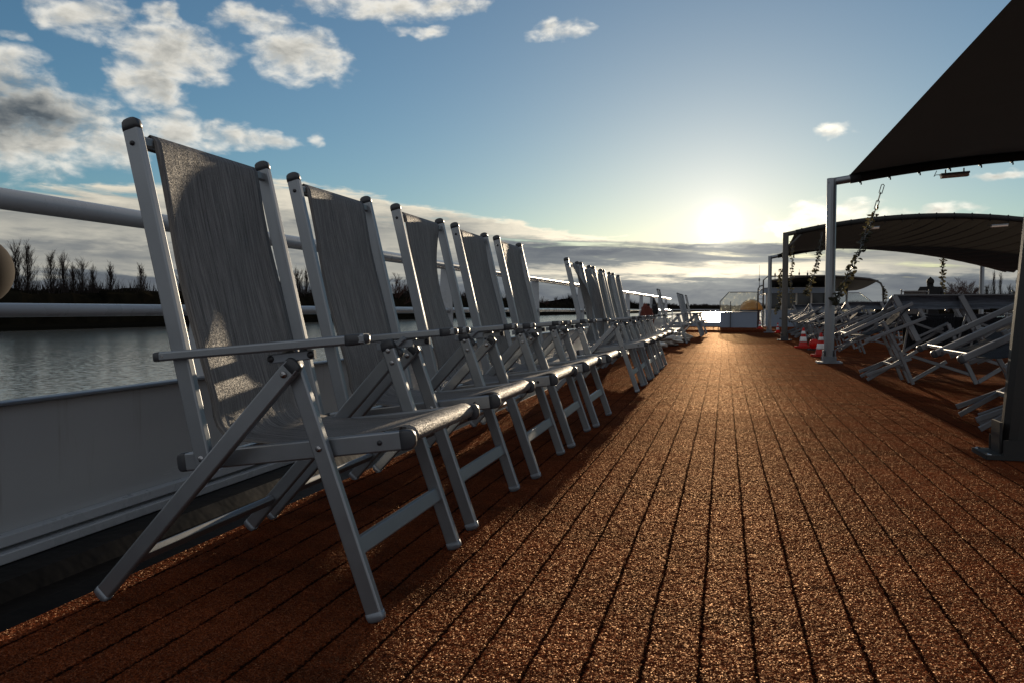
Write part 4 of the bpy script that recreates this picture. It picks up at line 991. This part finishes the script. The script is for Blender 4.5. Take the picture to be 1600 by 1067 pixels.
# ------------------------------------------------------------------ people (far away, dark clothes)
def person(label, loc, rz, seated=True):
    root = thing('person', label, 'person', loc, rz)
    J = {'pelvis': (0, 0, .50), 'spine': (0, .02, .70), 'chest': (0, .04, 1.00), 'neck': (0, .04, 1.13), 'headb': (0, .05, 1.16), 'head': (0, .06, 1.23), 'headt': (0, .05, 1.30)}
    R_ = {'pelvis': .15, 'spine': .135, 'chest': .155, 'neck': .075, 'headb': .07, 'head': .078, 'headt': .055}
    E_ = [('pelvis', 'spine'), ('spine', 'chest'), ('chest', 'neck'), ('neck', 'headb'), ('headb', 'head'), ('head', 'headt')]
    for s, n in ((-1, 'l'), (1, 'r')):
        J.update({'sh'+n: (s*.19, .03, 1.085), 'el'+n: (s*.29, .08, .80), 'wr'+n: (s*.20, .30, .68), 'hd'+n: (s*.17, .38, .67), 'hip'+n: (s*.09, .02, .48), 'kn'+n: (s*.13, .44, .50), 'an'+n: (s*.13, .48, .09), 'to'+n: (s*.14, .62, .035)})
        R_.update({'sh'+n: .085, 'el'+n: .06, 'wr'+n: .038, 'hd'+n: .035, 'hip'+n: .10, 'kn'+n: .07, 'an'+n: .045, 'to'+n: .035})
        E_ += [('chest', 'sh'+n), ('sh'+n, 'el'+n), ('el'+n, 'wr'+n), ('wr'+n, 'hd'+n), ('pelvis', 'hip'+n), ('hip'+n, 'kn'+n), ('kn'+n, 'an'+n), ('an'+n, 'to'+n)]
    if not seated:
        for s, n in ((-1, 'l'), (1, 'r')):
            for k_, v_ in {'kn': (s*.11, .03, .10), 'an': (s*.11, 0, -.30), 'to': (s*.12, .13, -.36), 'el': (s*.27, .02, .76), 'wr': (s*.27, .08, .54), 'hd': (s*.27, .10, .46)}.items(): J[k_+n] = v_
    names = list(J); me = bpy.data.meshes.new('body'); me.from_pydata([J[n] for n in names], [(names.index(a), names.index(b_)) for a, b_ in E_], [])
    o = bpy.data.objects.new('body', me); C.objects.link(o); o.parent = root
    sk = o.modifiers.new('skin', 'SKIN'); ss = o.modifiers.new('sub', 'SUBSURF'); ss.levels = ss.render_levels = 2
    for i, n in enumerate(names): me.skin_vertices[0].data[i].radius = (R_[n], R_[n]*.85)
    me.skin_vertices[0].data[0].use_root = True
    me.materials.append(M['darkcloth'])
    if not seated: root.location.z += .36
    mb = MB(); mb.lathe([(.01, -.03)]+[(.078*math.sin(t), .02-.082*math.cos(t)) for t in [math.pi*k/10 for k in range(2, 10)]]+[(.012, .125)], 20, (0, .045, 1.235)); mb.build('hair', M['hair'], root, smooth=True)
    return root
person('person in a dark jacket seated with back to the camera beyond the folded chairs', (4.42, 19.0, .05), 0.05)
tag(bpy.data.objects['person'], None, 'person')
fb_ = thing('cloth_bundle', 'narrow black cloth bundle tied upright to the railing near the far chairs', 'bundle', (-1.93, 22.2, .42))
mb = MB(); mb.tube([(0, 0, 0), (.01, 0, .12), (.02, 0, .26), (.01, 0, .40), (-.01, 0, .50), (-.02, 0, .60)], [.05, .085, .10, .07, .045, .02], 12); mb.build('cloth', M['darkcloth'], fb_, smooth=True)
mb = MB(); mb.lathe([(.075, .37), (.08, .38), (.08, .40), (.075, .41)], 12); mb.build('strap', M['cap'], fb_)
o = place_chair(10, 4.14, 18.55, 90, 'deck chair the dark jacketed person sits in', 'deck chairs standing under the canopies')
